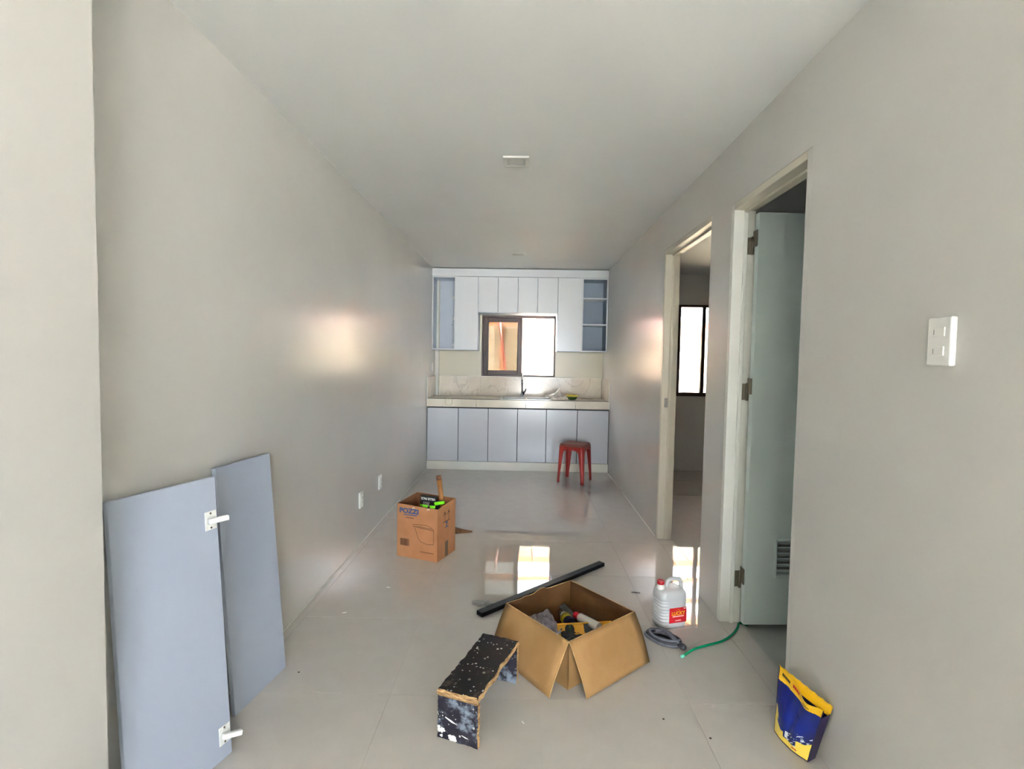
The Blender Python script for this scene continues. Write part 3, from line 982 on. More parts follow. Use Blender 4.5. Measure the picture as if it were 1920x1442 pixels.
# left wall, with a sloped torn front corner
slab4(b, (-CWI, CDE), (-CWI, .0), t, lambda x, y: zt(x, y) - .012 * (1 - y / CDE) * 0)
box(b, -CWI + t, -t, t, CDE - t, 0.001, .005)
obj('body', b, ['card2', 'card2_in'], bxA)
Rx = Matrix.Rotation(PI / 2, 4, 'X')
FR = lambda x, z: Matrix.Translation((x, -.0006, z)) @ Rx       # on front face
SD = lambda y, z: Matrix.Translation((.0006, y, z)) @ Matrix.Rotation(PI / 2, 4, 'Z') @ Rx
lettering('POZZI', .044, 'inkblue', bxA, FR(-.222, .320), 1.2, 'printed_logo', bold=.0022)
b = BM(); box(b, -.262, -.160, -.0008, 0, .291, .297); box(b, -.262, -.160, -.0008, 0, .300, .301); obj('logo_underline', b, 'inkblue', bxA)
b = BM()
for k in range(9): box(b, -.245 + k * .007, -.240 + k * .007, -.0008, 0, .272, .279 - .002 * (k % 3 == 1))
obj('printed_line', b, 'ink', bxA)


def stroke(bm, pts, wd=.0016, y=-.0009):
    for (xa, za), (xb, zb) in zip(pts, pts[1:]):
        d = Vector((xb - xa, zb - za)); L = d.length
        if L == 0: continue
        n = Vector((-d.y, d.x)) / L * wd
        vs = [bm.verts.new((x, y, z)) for x, z in ((xa + n.x, za + n.y), (xb + n.x, zb + n.y), (xb - n.x, zb - n.y), (xa - n.x, za - n.y))]
        bm.faces.new(vs)


b = BM()
tank = [(-.188, .232), (-.180, .236), (-.085, .240), (-.055, .232), (-.030, .214), (-.030, .116), (-.085, .112), (-.125, .122), (-.148, .142), (-.170, .20), (-.188, .232)]
stroke(b, tank); stroke(b, [(-.184, .222), (-.150, .218), (-.030, .210)])
obj('printed_cistern_drawing', b, 'ink', bxA)
b = BM(); stroke(b, [(-.172, .224), (-.045, .220)], .0045); obj('printed_shading', b, mat('tan_ink', (140, 98, 64), .7), bxA)
b = BM(); x = -.290
rr = random.Random(3)
while x < -.218:
    wd = rr.choice((.001, .0016, .0026)); box(b, x, x + wd, -.0009, 0, .080, .128); x += wd + rr.choice((.001, .0017))
obj('printed_barcode', b, 'ink', bxA)
b = BM()
for k in range(14): box(b, -.130 + k * .0072, -.1245 + k * .0072, -.0009, 0, .052, .0575)
obj('printed_line', b, 'ink', bxA)
# handling marks on the side
b = BM()
for y in (.095, .150):
    for (ya, za), (yb, zb) in (((y, .255), (y, .315)), ((y - .018, .292), (y, .318)), ((y + .018, .292), (y, .318))):
        d = Vector((yb - ya, zb - za)); n = Vector((-d.y, d.x)).normalized() * .0032
        b.faces.new([b.verts.new((.0009, p, q)) for p, q in ((ya + n.x, za + n.y), (yb + n.x, zb + n.y), (yb - n.x, zb - n.y), (ya - n.x, za - n.y))])
box(b, 0, .0009, .075, .170, .246, .251)
obj('printed_arrows', b, 'ink', bxA)
b = BM(); box(b, 0, .0009, .10, .145, .205, .211); box(b, 0, .0009, .118, .126, .211, .232); 
b.faces.new([b.verts.new((.0009, p, q)) for p, q in ((.105, .245), (.14, .245), (.13, .228), (.115, .228))])
obj('printed_glass_symbol', b, 'inkblue', bxA)
b = BM(); box(b, 0, .0007, .105, .145, .004, .11); obj('tape', b, mat('brown_tape', (92, 66, 46), .3), bxA)
for x, z in ((-.185, .343), (-.072, .345)):
    b = BM(); tube(b, [(x + .008 * math.cos(k * .5), -.0015, z + .006 * math.sin(k * .5)) for k in range(8)], .0022, 6); obj('string_scrap', b, 'scrap_w', bxA)

cm = bxA.matrix_basis if False else Matrix.Translation(bxA.location) @ Matrix.Rotation(2.788 - PI, 4, 'Z')


def inbox(p): return tuple(cm @ Vector(p))


vp = thing('blade_pack', 'black value pack in the printed carton, its lettering upside down', 'package', inbox((-.16, .085, .006)), 2.788 - PI, rot=(-.16, 0, 2.788 - PI))
b = BM(); box(b, -.062, .062, 0, .022, 0, .395, .004); obj('card', b, 'inkblack', vp)
lettering('VALUE PACK', .0225, 'white', vp, Matrix.Translation((0, -.0008, .375)) @ Rx @ Matrix.Rotation(PI, 4, 'Z'), .88, 'printed_name', bold=.0006)
b = BM()
for k in range(4):
    b.faces.new([b.verts.new((x, -.0008, z)) for x, z in ((-.036 + k * .013, .322), (-.027 + k * .013, .322), (-.025 + k * .013, .350), (-.031 + k * .013, .355), (-.037 + k * .013, .345))])
obj('printed_blades', b, 'paper', vp)
b = BM(); box(b, -.060, -.040, -.0009, 0, .318, .333); obj('printed_corner', b, 'neon', vp)
for x, lb, rt in ((-.118, 'left neon green handle poking out of the printed carton', 0), (-.062, 'middle neon green handle in the printed carton beside the black pack', .1)):
    p = thing('hand_scraper', lb, 'tool', inbox((x, .035, .0055)), group='neon green handles in the printed carton')
    p.rotation_euler = (0, 0, 2.788 - PI)
    b = BM(); rings = []
    for z, wd in ((.30, .012), (.335, .016), (.352, .022), (.362, .021)):
        rings.append([(wd * math.cos(a), .009 * math.sin(a), z) for a in [2 * PI * k / 16 for k in range(16)]])
    loft(b, rings); obj('grip', b, 'neon', p)
    b = BM(); box(b, -.01, .01, -.003, .003, 0, .302); obj('shank', b, 'inkblack', p)
p = thing('utility_knife', 'long neon green handle lying across the right side of the printed carton', 'tool', inbox((-.055, .11, .006)), 2.788 - PI)
b = BM(); box(b, -.030, .042, -.012, .012, .345, .367, .005, 2)
xform(b, Matrix.Translation((0, 0, .355)) @ Matrix.Rotation(-.25, 4, 'Y') @ Matrix.Translation((0, 0, -.350)))
obj('grip', b, 'neon', p)
b = BM(); box(b, -.018, .012, -.004, .004, 0, .352); obj('blade', b, 'inkblack', p)
hm = thing('hammer', 'wooden hammer handle sticking up out of the printed carton', 'hammer', inbox((-.075, .175, .006)), 2.788 - PI)
b = BM(); tube(b, [(.03, 0, .02), (.018, 0, .20), (-.0, 0, .40), (-.016, 0, .505)], [.014, .014, .017, .0185], 14)
xform(b, Matrix.Rotation(0, 4, 'Z')); obj('handle', b, 'handle', hm)
b = BM(); tube(b, [(-.016, 0, .505), (-.0215, 0, .535)], [.0187, .0175], 14); obj('handle_end', b, 'handle_end', hm)
b = BM(); box(b, -.05, .062, -.015, .015, 0, .032, .004); obj('head', b, 'greytool', hm)

# scrap behind the carton
b = BM()
poly = [(-.16, .03), (-.05, .045), (.0, .03), (.045, .02), (.085, .008), (.045, -.012), (.01, -.022), (-.04, -.04), (-.16, -.03)]
prism(b, poly, 'z', 0, .05)
for v in b.verts:
    if v.co.z > .02: v.co.z = .05 * max(.12, 1 - (v.co.x + .16) / .25) + .004; v.co.y *= .6
sc_ = obj('wood_scrap', b, 'leaf', None, (-.455, 3.955, .0)); tag(sc_, 'brown wood scrap on the floor behind the printed carton', 'scrap')

# ------------------------------------------------------------------ big open carton
Nn, Rr_, Bk, Ll = Vector((.211, 2.062)), Vector((.538, 2.334)), Vector((.272, 2.655)), Vector((-.056, 2.383))
big = thing('open_carton', 'wide open tan carton of tools with two flaps folded down outside', 'box', (Nn.x, Nn.y, 0))
L2 = lambda v: (v.x - Nn.x, v.y - Nn.y)
HB = .204
b = BM(); tb = .005


def panel(bm, p, q, hfun, n=1, th=tb):
    """upright board from p to q in n steps, hfun(t) height; inner side to the left of p->q"""
    p, q = Vector(p), Vector(q); d = (q - p).normalized(); nn = Vector((-d.y, d.x)) * th
    rows = []
    for k in range(n + 1):
        tt = k / n; c = p.lerp(q, tt); h = hfun(tt)
        rows.append([bm.verts.new((c.x, c.y, 0)), bm.verts.new((c.x, c.y, h)), bm.verts.new((c.x + nn.x, c.y + nn.y, h)), bm.verts.new((c.x + nn.x, c.y + nn.y, 0))])
    for A, B in zip(rows, rows[1:]):
        for k, mi in ((0, 0), (1, 2), (2, 1), (3, 0)):
            bm.faces.new((A[k], B[k], B[(k + 1) % 4], A[(k + 1) % 4])).material_index = mi
    bm.faces.new(rows[0][::-1]); bm.faces.new(rows[-1])


rg = random.Random(5)
panel(b, L2(Nn), L2(Rr_), lambda t_: HB)
panel(b, L2(Rr_), L2(Bk), lambda t_: HB + .002)
jag = [rg.uniform(-.003, .004) for _ in range(21)]
panel(b, L2(Bk), L2(Ll), lambda t_: HB + .002 + (jag[int(t_ * 20)] if .3 < t_ < .95 else 0) + (.010 if .42 < t_ < .56 else 0), 20)
panel(b, L2(Ll), L2(Nn), lambda t_: HB)
vs = [b.verts.new((*L2(v), .004)) for v in (Nn, Rr_, Bk, Ll)]
b.faces.new(vs).material_index = 1
vs = [b.verts.new((*L2(v), .001)) for v in (Nn, Rr_, Bk, Ll)]
b.faces.new(vs[::-1]).material_index = 0
obj('body', b, ['card', 'card_in_shaded', 'card_edge'], big)


def flap(p, q, offp, offq, curve):
    b = BM(); n, mN = 8, 8
    p3, q3 = Vector((*L2(p), HB + .001)), Vector((*L2(q), HB + .001))
    op, oq = Vector(offp), Vector(offq)
    e = (q3 - p3).normalized()
    out = Vector((op.x, op.y, 0)); out -= e * out.dot(e); out.normalize()
    grid = [[], []]
    for layer in (0, 1):
        for i in range(n + 1):
            row = []
            for j in range(mN + 1):
                s, tt = i / n, j / mN
                P = (p3 + op * s).lerp(q3 + oq * s, tt)
                P += out * (curve * math.sin(PI * s * .9))
                wob = .0025 * noise.noise(Vector((s * 3, tt * 4, curve * 50)))
                P += out * wob
                if layer: P += (out * .9 + Vector((0, 0, .3))) * .004
                if P.z < .0008: P.z = .0008
                row.append(b.verts.new(P))
            grid[layer].append(row)
    for i in range(n):
        for j in range(mN):
            b.faces.new((grid[0][i][j], grid[0][i][j + 1], grid[0][i + 1][j + 1], grid[0][i + 1][j])).smooth = True
            b.faces.new((grid[1][i][j + 1], grid[1][i][j], grid[1][i + 1][j], grid[1][i + 1][j + 1])).smooth = True
    bd = [(0, j) for j in range(mN + 1)] + [(i, mN) for i in range(1, n + 1)] + [(n, j) for j in range(mN - 1, -1, -1)] + [(i, 0) for i in range(n - 1, 0, -1)]
    for k in range(len(bd)):
        a, c = bd[k], bd[(k + 1) % len(bd)]
        b.faces.new((grid[0][a[0]][a[1]], grid[0][c[0]][c[1]], grid[1][c[0]][c[1]], grid[1][a[0]][a[1]])).material_index = 1
    return obj('flap', b, ['card', 'card_edge'], big)


flap(Nn, Ll, (-.077, -.053, -.2035), (-.066, -.055, -.196), .006)
flap(Nn, Rr_, (.067, -.053, -.2035), (.054, -.066, -.196), .010)

# things in the open carton
b = BM(); blob(b, .17, .13, .045, .45, 2.4, 4, seed=9)
tp = obj('tool_pouch', b, 'darkcloth', None, (.275, 2.375, .006)); tag(tp, 'dark cloth tool pouch at the bottom of the open carton', 'pouch')
lv = thing('spirit_level', 'yellow spirit level with dark round vials inside the open carton', 'spirit level', (.33, 2.385, .060), .15, rot=(-.75, 0, .15))
b = BM(); box(b, -.14, .13, -.004, .004, .006, .050); obj('web', b, 'level_y', lv)
for za, zb in ((.048, .055), (0, .007)):
    b = BM(); box(b, -.14, .13, -.011, .011, za, zb, .001); obj('flange', b, 'level_y', lv)
for x in (-.082,):
    b = BM(); lathe(b, [(.023, -.006), (.023, .006)], 24); xform(b, Matrix.Translation((x, 0, .028)) @ Matrix.Rotation(PI / 2, 4, 'X')); vh = obj('vial_holder', b, 'inkblack', lv)
    b = BM(); tube(b, [(x, -.008, .012), (x, -.008, .044)], .005, 10); obj('vial', b, 'bowl_g', vh)
b = BM(); box(b, -.012, .05, -.0065, .0065, .008, .048, .002); obj('grip_plate', b, 'inkblack', lv)
b = BM(); lathe(b, [(.0035, -.005), (.0035, .005)], 10); xform(b, Matrix.Translation((-.122, 0, .03)) @ Matrix.Rotation(PI / 2, 4, 'X')); obj('hang_hole', b, 'inkblack', lv)


def lying(name, label, cat, a, c, parts):
    """lathe things lying from a to c; parts = (name, profile[(r, s)], mat)"""
    a, c = Vector(a), Vector(c); d = (c - a)
    q = d.to_track_quat('Z', 'Y')
    r = thing(name, label, cat, tuple(a)); r.rotation_euler = q.to_euler()
    for nm, prof, m in parts:
        b = BM(); lathe(b, prof, 20); obj(nm, b, m, r)
    return r


lying('sealant_tube', 'white sealant tube with red cap in the open carton', 'tube', (.385, 2.385, .098), (.283, 2.510, .094), (
    ('barrel', [(.020, 0), (.0215, .003), (.0215, .125), (.018, .130)], 'tube_w'),
    ('cap', [(.0165, .129), (.0165, .160), (.0135, .163)], 'cap_red')))
lying('spray_can', 'silver can with yellow and navy label in the open carton', 'can', (.255, 2.435, .085), (.215, 2.545, .085), (
    ('barrel', [(.026, 0), (.027, .003), (.027, .03)], 'navy'),
    ('label_band', [(.0272, .03), (.0272, .065)], 'olive'),
    ('shoulder', [(.027, .065), (.026, .085), (.018, .105), (.016, .120)], 'silver')))
b = BM(); box(b, -.05, .05, -.018, .018, 0, .012, .003)
tl_ = obj('tool_case', b, 'greytool', None, (.252, 2.545, .085), (.2, .3, -.9)); tag(tl_, 'small flat grey case beside the red-capped tube', 'case')
b = BM(); n_ = 14
grid = [[b.verts.new((-.055 + .11 * i / n_, -.075 + .15 * j / n_, .016 * noise.noise(Vector((i * .35, j * .35, 2))) + .0)) for j in range(n_ + 1)] for i in range(n_ + 1)]
for i in range(n_):
    for j in range(n_): b.faces.new((grid[i][j], grid[i + 1][j], grid[i + 1][j + 1], grid[i][j + 1]))
bmesh.ops.solidify(b, geom=b.faces, thickness=.0015)
pp = obj('crumpled_sheet', b, 'paper', None, (.135, 2.41, .092), (.35, -.1, .5)); tag(pp, 'crumpled pale paper against the left side of the open carton', 'paper')
for k, (x, y, z, rz, lx, lb) in enumerate(((.235, 2.285, .065, .6, .06, 'left grey metal bracket near the front of the open carton'), (.285, 2.275, .068, -.3, .055, 'middle grey metal bracket at the front corner of the open carton'), (.335, 2.30, .066, .9, .05, 'right grey metal bracket near the front of the open carton'))):
    b = BM(); box(b, -lx / 2, lx / 2, -.014, .014, 0, .003, .0005); box(b, -lx / 2, lx / 2, .011, .014, .003, .026, .0005)
    o = obj('metal_bracket', b, 'greytool', None, (x, y, z), (.15, -.1, rz)); tag(o, lb, 'bracket', 'grey metal brackets in the open carton')

# ------------------------------------------------------------------ plywood step bench
be = thing('step_bench', 'low paint-spattered black plywood bench with raw worn edges', 'bench', (-.286, 1.774, 0), -.339)
BWd, BL, BH, BT = .168, .410, .180, .019


def rough_plank(w0, l0, thick, seedn, amp=.004, chips=()):
    """outline in (x,y) with jittered edges; returns polygon"""
    rg = random.Random(seedn); P = []
    nx, ny = 12, 26
    for k in range(nx): P.append([w0 * k / nx, 0, 0, 1])
    for k in range(ny): P.append([w0, l0 * k / ny, -1, 0])
    for k in range(nx): P.append([w0 * (1 - k / nx), l0, 0, -1])
    for k in range(ny): P.append([0, l0 * (1 - k / ny), 1, 0])
    out = []
    for x, y, dx, dy in P:
        j = rg.uniform(0, amp)
        for cx, cy, rad, dep in chips:
            d = math.hypot(x - cx, y - cy)
            if d < rad: j += dep * (1 - d / rad)
        out.append((x + dx * j, y + dy * j))
    return out


def ply_board(poly, thick, m_face, parent, mtx, name, worn=.004):
    b = BM(); n = len(poly)
    c = Vector((sum(p[0] for p in poly) / n, sum(p[1] for p in poly) / n))
    rg = random.Random(n + int(thick * 1e4))
    lo = [b.verts.new((x, y, 0)) for x, y in poly]
    hi = [b.verts.new((x, y, thick * .62)) for x, y in poly]
    tp = []
    for x, y in poly:
        d = (Vector((x, y)) - c).normalized() * rg.uniform(.0006, worn)
        tp.append(b.verts.new((x - d.x, y - d.y, thick)))
    b.faces.new(lo[::-1]).material_index = 0
    b.faces.new(tp).material_index = 0
    for k in range(n):
        b.faces.new((lo[k], lo[(k + 1) % n], hi[(k + 1) % n], hi[k])).material_index = 1
        b.faces.new((hi[k], hi[(k + 1) % n], tp[(k + 1) % n], tp[k])).material_index = 1
    xform(b, mtx)
    return obj(name, b, [m_face, 'woodedge'], parent)


top_poly = rough_plank(BWd, BL, BT, 11, .004, ((BWd, .22, .05, .010), (BWd, .02, .06, .008), (BWd, .10, .05, .007)))
ply_board(top_poly, BT, 'film_ply', be, Matrix.Translation((0, 0, BH - BT)), 'top_board', .006)
leg_poly = rough_plank(BWd - .006, BH - BT - .001, .016, 5, .003, ((BWd, .05, .03, .004),))
# front leg: polygon in xz, thickness along y
LEG = Matrix(((1, 0, 0, 0), (0, 0, -1, 0), (0, 1, 0, 0), (0, 0, 0, 1)))
ply_board(leg_poly, .016, 'film_ply_leg', be, Matrix.Translation((.002, .018, 0)) @ LEG, 'leg', .002)
leg_poly2 = rough_plank(BWd - .004, BH - BT - .001, .016, 8, .002)
ply_board(leg_poly2, .016, 'film_ply_leg', be, Matrix.Translation((.002, BL - .004, 0)) @ LEG, 'leg', .002)
# brace under the top
b = BM(); box(b, .03, BWd - .03, .02, .05, BH - BT - .035, BH - BT - .001); obj('brace', b, 'woodedge', be)
for x, y, r in ((.085, .0925, .0055), (.118, .150, .0055), (.105, .175, .004), (.085, .235, .0045)):
    b = BM(); lathe(b, [(r, 0), (r, .0015), (r * .5, .0015), (r * .45, .0006)], 16, c=(x, y, BH - .0002)); obj('screw_head', b, 'steel_dull', be)
b = BM(); rg = random.Random(4)
for k in range(16):
    x, z, r = rg.uniform(.004, .075), rg.uniform(.012, .05), rg.uniform(.004, .011)
    z = .008 + (z - .008) * (1 - x / .1)
    ring = [b.verts.new((max(.004, x + r * rg.uniform(.6, 1.2) * math.cos(a)), .0009 + .0002 * k / 16, max(.004, z + r * rg.uniform(.5, 1) * math.sin(a)))) for a in [2 * PI * j / 12 for j in range(12)]]
    b.faces.new(ring)
o = obj('paint_splash', b, 'scrap_w', be); o['label'] = 'white paint splash at the foot of the front leg'
for (xa, za, xb, zb, wd) in ((.035, .085, .085, .068, .005), (.003, .10, .010, .085, .004), (.10, .035, .13, .028, .003)):
    b = BM(); b.faces.new([b.verts.new((x, .0008, z)) for x, z in ((xa, za - wd * .3), ((xa + xb) / 2, (za + zb) / 2 - wd), (xb, zb), ((xa + xb) / 2, (za + zb) / 2 + wd * .6), (xa, za + wd * .5))])
    o = obj('paint_splash', b, 'scrap_w', be); o['label'] = 'white paint streak on the front leg'

# ------------------------------------------------------------------ black bar
p0, p1 = Vector((-.206, 2.652)), Vector((.552, 3.372))
d = (p1 - p0)
b = BM(); LB = d.length
WB, HBk = .046, .024
rect = lambda y: [(-WB / 2, y, 0), (WB / 2, y, 0), (WB / 2, y, HBk), (-WB / 2, y, HBk)]
box(b, -WB / 2, WB / 2, 0, LB, .0008, HBk, .003, 2)
for s in (0, LB):
    box(b, -WB / 2 + .005, WB / 2 - .005, s - .0012, s + .0012, .005, HBk - .005, .0005)
bar = obj('steel_bar', b, 'black', None, (p0.x, p0.y, 0), (0, 0, math.atan2(d.y, d.x) - PI / 2))
tag(bar, 'long flat black bar lying on the floor behind the open carton', 'bar')

# ------------------------------------------------------------------ jug
jg = thing('plastic_jug', 'white ribbed plastic jug with red cap and red LUCKY label', 'jug', (.785, 2.632, 0), math.radians(17))
JW, JD = .078, .056


def jring(w_, d_, z, n=40, e=4.2):
    o = []
    for k in range(n):
        a = 2 * PI * k / n; c, s = math.cos(a), math.sin(a)
        o.append((w_ * math.copysign(abs(c) ** (2 / e), c), d_ * math.copysign(abs(s) ** (2 / e), s), z))
    return o


b = BM(); rings = []
rings.append(jring(JW * .86, JD * .86, 0)); rings.append(jring(JW * .97, JD * .97, .006)); rings.append(jring(JW, JD, .014))
z = .024
nr = 8; zt_ = .150
for k in range(nr * 6 + 1):
    zz = z + (zt_ - z) * k / (nr * 6)
    rib = .5 - .5 * math.cos(2 * PI * k / 6)
    ring = []
    for (x, y, z_) in jring(JW, JD, zz):
        # ribs on the left side and front-left corner only
        m_ = min(1, max(0, (-x - .036) / .02))
        ring.append((x + .0035 * rib * m_, y + .0035 * rib * m_ * (1 if y < 0 else -1) * min(1, abs(y) / .05), z_))
    rings.append(ring)
for f, zz in ((1, .158), (.985, .168), (.94, .178), (.86, .187), (.72, .193), (.5, .197), (.2, .198)):
    rings.append([(x * f, y * f, zz) for x, y, _ in jring(JW, JD, 0)])
loft(b, rings); obj('body', b, 'jug', jg)
b = BM()
tube(b, [(-.020, 0, .180), (-.019, 0, .208), (-.014, 0, .226), (.002, 0, .235), (.030, 0, .235), (.056, 0, .229), (.066, 0, .214), (.0665, 0, .192), (.064, 0, .160)], [.011, .0105, .0105, .0105, .0105, .0105, .0105, .012, .014], 14)
obj('handle', b, 'jug', jg)
b = BM(); lathe(b, [(.022, .190), (.020, .200), (.0175, .206), (.0175, .222), (.0165, .224)], 24, c=(-.054, 0, 0)); obj('neck', b, 'white', jg)
b = BM(); lathe(b, [(.0185, .216), (.0188, .218), (.0188, .232), (.0175, .234), (.0150, .2335), (.0145, .231)], 24, c=(-.054, 0, 0)); obj('cap', b, 'cap_red', jg)
yl = -JD - .0008
b = BM(); box(b, -.034, .066, yl, yl + .0012, .030, .108, .0004); lab = obj('label', b, 'label_red', jg); lab['label'] = 'red paper label with yellow LUCKY lettering'
JF = lambda x, z: Matrix.Translation((x, yl - .0006, z)) @ Rx
lettering('LUCKY', .025, 'yellow', lab, JF(.017, .078), .98, 'printed_name', bold=.0007)
for a in ((-.015, .050, .0605, .066), (.000, .034, .039, .044), (.048, .063, .099, .105)):
    b = BM(); box(b, a[0], a[1], yl - .0006, yl, a[2], a[3]); obj('printed_band', b, 'pinkwhite', lab)
for x, z in ((.009, .094), (.017, .098), (.025, .094)):
    b = BM()
    b.faces.new([b.verts.new((x + (.0034 if k % 2 == 0 else .0014) * math.sin(k * PI / 5), yl - .0007, z + (.0034 if k % 2 == 0 else .0014) * math.cos(k * PI / 5))) for k in range(10)])
    obj('printed_star', b, 'yellow', lab)

# ------------------------------------------------------------------ hose and cord
def smooth(pts, n=8):
    pts = [Vector(p) for p in pts]; out = []
    P = [pts[0] * 2 - pts[1]] + pts + [pts[-1] * 2 - pts[-2]]
    for i in range(1, len(P) - 2):
        for k in range(n):
            t_ = k / n; a, b_, c, d_ = P[i - 1:i + 3]
            out.append(.5 * ((2 * b_) + (c - a) * t_ + (2 * a - 5 * b_ + 4 * c - d_) * t_ ** 2 + (3 * b_ - a - 3 * c + d_) * t_ ** 3))
    return out + [pts[-1]]


hs = thing('green_hose', 'short length of green hose curving from the near doorway', 'hose', (.754, 2.317, 0))
hp = smooth([(.766, 2.325, .0065), (.80, 2.355, .0065), (.845, 2.390, .0065), (.925, 2.427, .0065), (1.0, 2.463, .0065), (1.069, 2.522, .0065), (1.12, 2.585, .0065), (1.155, 2.640, .0065), (1.20, 2.652, -.011)])
hp = [(p.x - .754, p.y - 2.317, p.z) for p in hp]
b = BM(); tube(b, hp, .0058, 10); obj('tubing', b, 'hose', hs)
b = BM(); tube(b, [(hp[0][0] - .010, hp[0][1] - .008, .0066), (hp[0][0] + .002, hp[0][1] + .002, .0066)], .0066, 10); obj('cut_end', b, 'hose_end', hs)

cd = thing('coiled_cord', 'coil of thick grey cable on the floor before the white jug', 'cable', (.712, 2.462, 0), math.radians(-38))
rg = random.Random(21)
for k in range(5):
    b = BM(); pts = []
    a0 = rg.uniform(0, 6)
    rx, ry = .086 - .008 * k + rg.uniform(-.004, .004), .046 - .005 * k + rg.uniform(-.003, .004)
    for j in range(40):
        a = a0 + 2 * PI * j / 40
        pts.append((rx * math.cos(a) + rg.uniform(-.001, .001) + .004 * (k % 3 - 1), ry * math.sin(a) + .004 * (k % 2), .0075 + .010 * (k % 3) + .004 * math.sin(2 * a + k)))
    for p in range(len(pts)): pts[p] = (pts[p][0], pts[p][1], max(.0072, pts[p][2]))
    tube(b, pts, .0068, 8, closed=True); obj('cable_turn', b, 'cord' if k % 2 == 0 else 'cord_dark', cd)
b = BM(); tube(b, smooth([(-.05, .03, .03), (-.01, .02, .045), (.03, .005, .045), (.07, -.01, .03)]), .0072, 8); obj('cable_wrap', b, 'cord', cd); b = BM(); tube(b, smooth([(-.04, .0, .036), (.0, .005, .048), (.05, -.015, .038), (.085, -.015, .022)]), .0072, 8); obj('cable_wrap', b, 'cord', cd)
b = BM(); tube(b, [(.078, -.012, .017), (.088, -.014, .016), (.106, -.017, .015), (.116, -.019, .0145)], [.010, .0145, .0145, .011], 12); pg = obj('plug', b, 'cord_dark', cd)

# ------------------------------------------------------------------ printed pouch
bg = thing('foil_pouch', 'torn-open blue and yellow foil pouch leaning against the right wall', 'pouch', (.98, 1.79, 0))
O = Vector((.98, 1.79, 0))
fBL, fBR, fTR, fTL = Vector((.957, 1.862, .001)), Vector((1.000, 1.713, .001)), Vector((1.030, 1.686, .203)), Vector((.968, 1.868, .247))
rBL, rBR, rTR, rTL = Vector((.985, 1.872, .001)), Vector((1.036, 1.733, .001)), Vector((1.047, 1.667, .232)), Vector((.970, 1.8695, .250))
nf = Vector((-.95, -.30, .0))
NU, NV = 90, 120


def front(u, v):
    P = (fBL.lerp(fBR, u)).lerp(fTL.lerp(fTR, u), v)
    bulge = .020 * math.sin(PI * min(1, v * 1.25)) * math.sin(PI * u) if v < .8 else .02 * math.sin(PI * u) * math.sin(PI * min(1, v * 1.25))
    crease = -.012 * math.exp(-((u - .52 - .12 * (v - .5)) / .10) ** 2) * math.sin(PI * min(1, v * .95 + .05))
    dip = .014 * math.exp(-((u - .66) / .16) ** 2) * max(0, (v - .6) / .4)
    base = .016 * math.sin(PI * u) * (1 - v) ** 3
    P = P + nf * (bulge + crease + dip + base)
    P.z -= .022 * math.exp(-((u - .70) / .20) ** 2) * max(0, (v - .55) / .45)
    P += Vector((.0016, 0, 0)) * noise.noise(Vector((u * 6, v * 7, 1)))
    P.z = max(.0008, P.z)
    return P


def back(u, v):
    P = (rBL.lerp(rBR, u)).lerp(rTL.lerp(rTR, u), v)
    P.z -= .004 * abs(math.sin(u * 23)) * (v > .97)
    P.x = min(P.x, XR - .004)
    return P


def col_front(u, v):
    if u < .02 or u > .975: return 4
    wob = .012 * math.sin(u * 9)
    if v > .80 + .05 * u + wob: return 0
    lo = .16 + .10 * max(0, .35 - u) / .35 + (.17 * max(0, u - .62) / .38) + .02 * math.sin(u * 20)
    if .36 < u < .70: lo = .10
    if v < .018: return 4
    if v < lo: return 1
    if .45 < u < .97 and v < lo + .13:
        if noise.noise(Vector((u * 9 + v * 4, (v - u * .55) * 42, 3))) > .12 + 1.6 * (v - lo): return 3
    if .40 < u < .47 and .12 < v < .22: return 3
    if .03 < u < .16 and .26 < v < .40 + .05 * math.sin(u * 30): return 1
    return 2


def sheet(fun, cf, name, mats, thick=.0008):
    b = BM()
    G = [[b.verts.new(fun(i / NU, j / NV) - O) for j in range(NV + 1)] for i in range(NU + 1)]
    for i in range(NU):
        for j in range(NV):
            f = b.faces.new((G[i][j], G[i + 1][j], G[i + 1][j + 1], G[i][j + 1])); f.smooth = True
            f.material_index = cf((i + .5) / NU, (j + .5) / NV)
    me_o = obj(name, b, mats, bg)
    return me_o


mats = ['bag_y', 'bag_y2', 'bag_b', 'bag_w', 'bag_d']
fo = sheet(front, col_front, 'front_panel', mats)
sheet(back, lambda u, v: 0 if v > .8 else (1 if v < .2 else 2), 'back_panel', mats)
b = BM()
for e0, e1 in ((lambda s: front(0, s), lambda s: back(0, s)), (lambda s: front(1, s * .86), lambda s: back(1, s * .86)), (lambda s: front(s, 0), lambda s: back(s, 0))):
    for k in range(20):
        s0, s1 = k / 20, (k + 1) / 20
        a, c = e0(s0), e0(s1); d_, e_ = e1(s1), e1(s0)
        for (p, q, r, s) in ((a, c, c.lerp(d_, .5), a.lerp(e_, .5)), (a.lerp(e_, .5), c.lerp(d_, .5), d_, e_)):
            b.faces.new([b.verts.new(x - O) for x in (p, q, r, s)])
bmesh.ops.remove_doubles(b, verts=b.verts, dist=1e-5)
obj('gusset', b, 'bag_d', bg)
# printed marks on the top band
b = BM()


def fmark(u0, u1, v0, v1, lift=.0010):
    q = []
    for u, v in ((u0, v0), (u1, v0), (u1, v1), (u0, v1)): q.append(front(u, v) + nf * lift - O)
    b.faces.new([b.verts.new(p) for p in q])


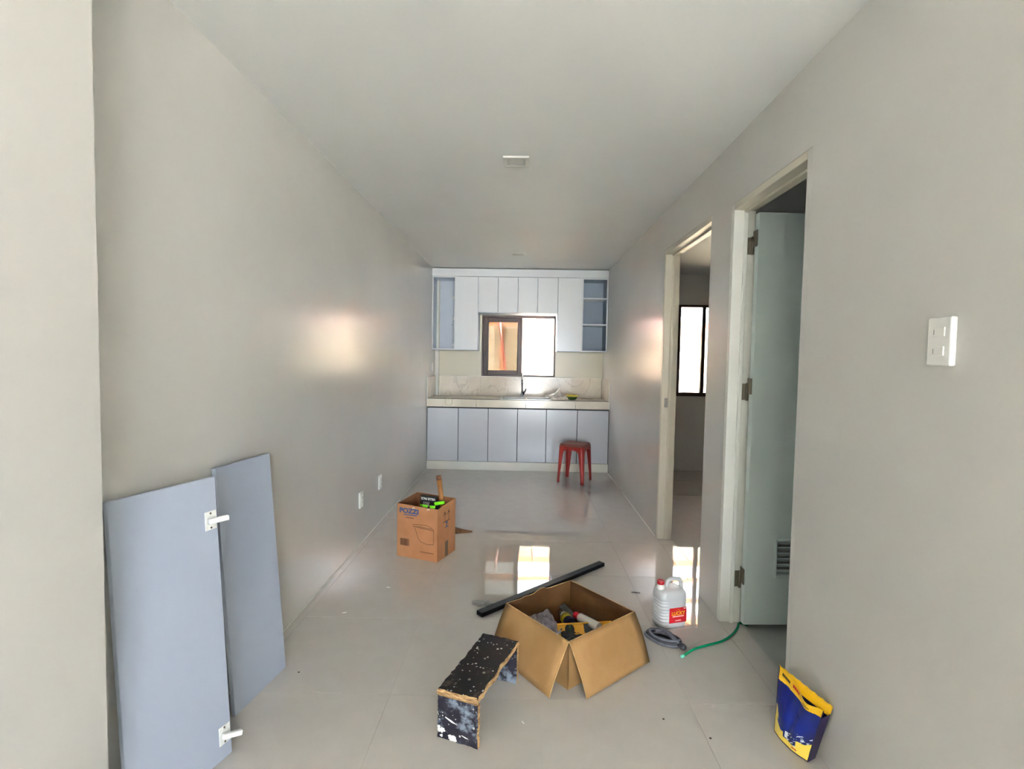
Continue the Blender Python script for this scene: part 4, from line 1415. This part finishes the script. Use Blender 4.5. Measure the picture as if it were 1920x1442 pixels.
for k in range(6): fmark(.10 + .033 * k, .124 + .033 * k, .905 - .002 * k, .95 - .002 * k)
for k in range(7): fmark(.62 + .02 * k, .634 + .02 * k, .885, .905)
o = obj('printed_marks', b, 'inkblack', fo)
b = BM()
for k in range(4): fmark(.36 + .04 * k, .392 + .04 * k, .895, .945)
fmark(.62, .74, .055, .075)
obj('printed_marks', b, 'label_red', fo)

# ------------------------------------------------------------------ floor litter
def scrap(name, m, x, y, pts, h, rz, label, cat):
    b = BM(); prism(b, pts, 'z', 0, h)
    o = obj(name, b, m, None, (x, y, .0006), (0, 0, rz)); return tag(o, label, cat)


b = BM()
blob(b, .05, .028, .010, .9, 3, 3, seed=5)
wr = obj('plastic_wrapper', b, 'film', None, (-.197, 2.785, .0006), (0, 0, -.1)); tag(wr, 'crumpled clear plastic wrapper behind the left end of the black bar', 'wrapper')
b = BM(); tube(b, [(-.024, .004, .0032), (.0, 0, .0045), (.026, -.004, .0032)], [.002, .003, .0018], 6)
o = obj('twig', b, 'scrap_d', None, (.688, 2.972, .0)); tag(o, 'small dark stick on the floor left of the white jug', 'stick')
chip = [(-.012, -.003), (.0, -.005), (.012, .001), (.004, .005), (-.010, .004)]
scrap('paper_chip', 'scrap_w', -.922, 2.649, chip, .002, .3, 'white paper chip on the floor near the left wall', 'scrap')
scrap('paper_chip', 'scrap_w', -.769, 2.959, chip, .002, -.2, 'tiny white chip on the floor in front of the printed carton', 'scrap')
scrap('paper_chip', 'scrap_w', .025, 1.864, [(x * .8, y * .6) for x, y in chip], .002, 2.1, 'tiny white chip on the floor right of the plywood bench', 'scrap')
speck = [(.004 * math.cos(a) * (1 + .3 * math.sin(3 * a)), .004 * math.sin(a)) for a in [2 * PI * k / 9 for k in range(9)]]
for x, y, lb in ((.561, 1.905, 'dark speck on the floor in front of the open carton'), (.705, 1.812, 'dark speck on the floor left of the foil pouch'), (-.938, 2.127, 'dark speck on the floor beside the leaning cabinet doors'), (-.174, 6.113, 'dark speck on the floor before the kitchen plinth')):
    scrap('dirt_speck', 'scrap_d', x, y, speck, .0015, 0, lb, 'speck')
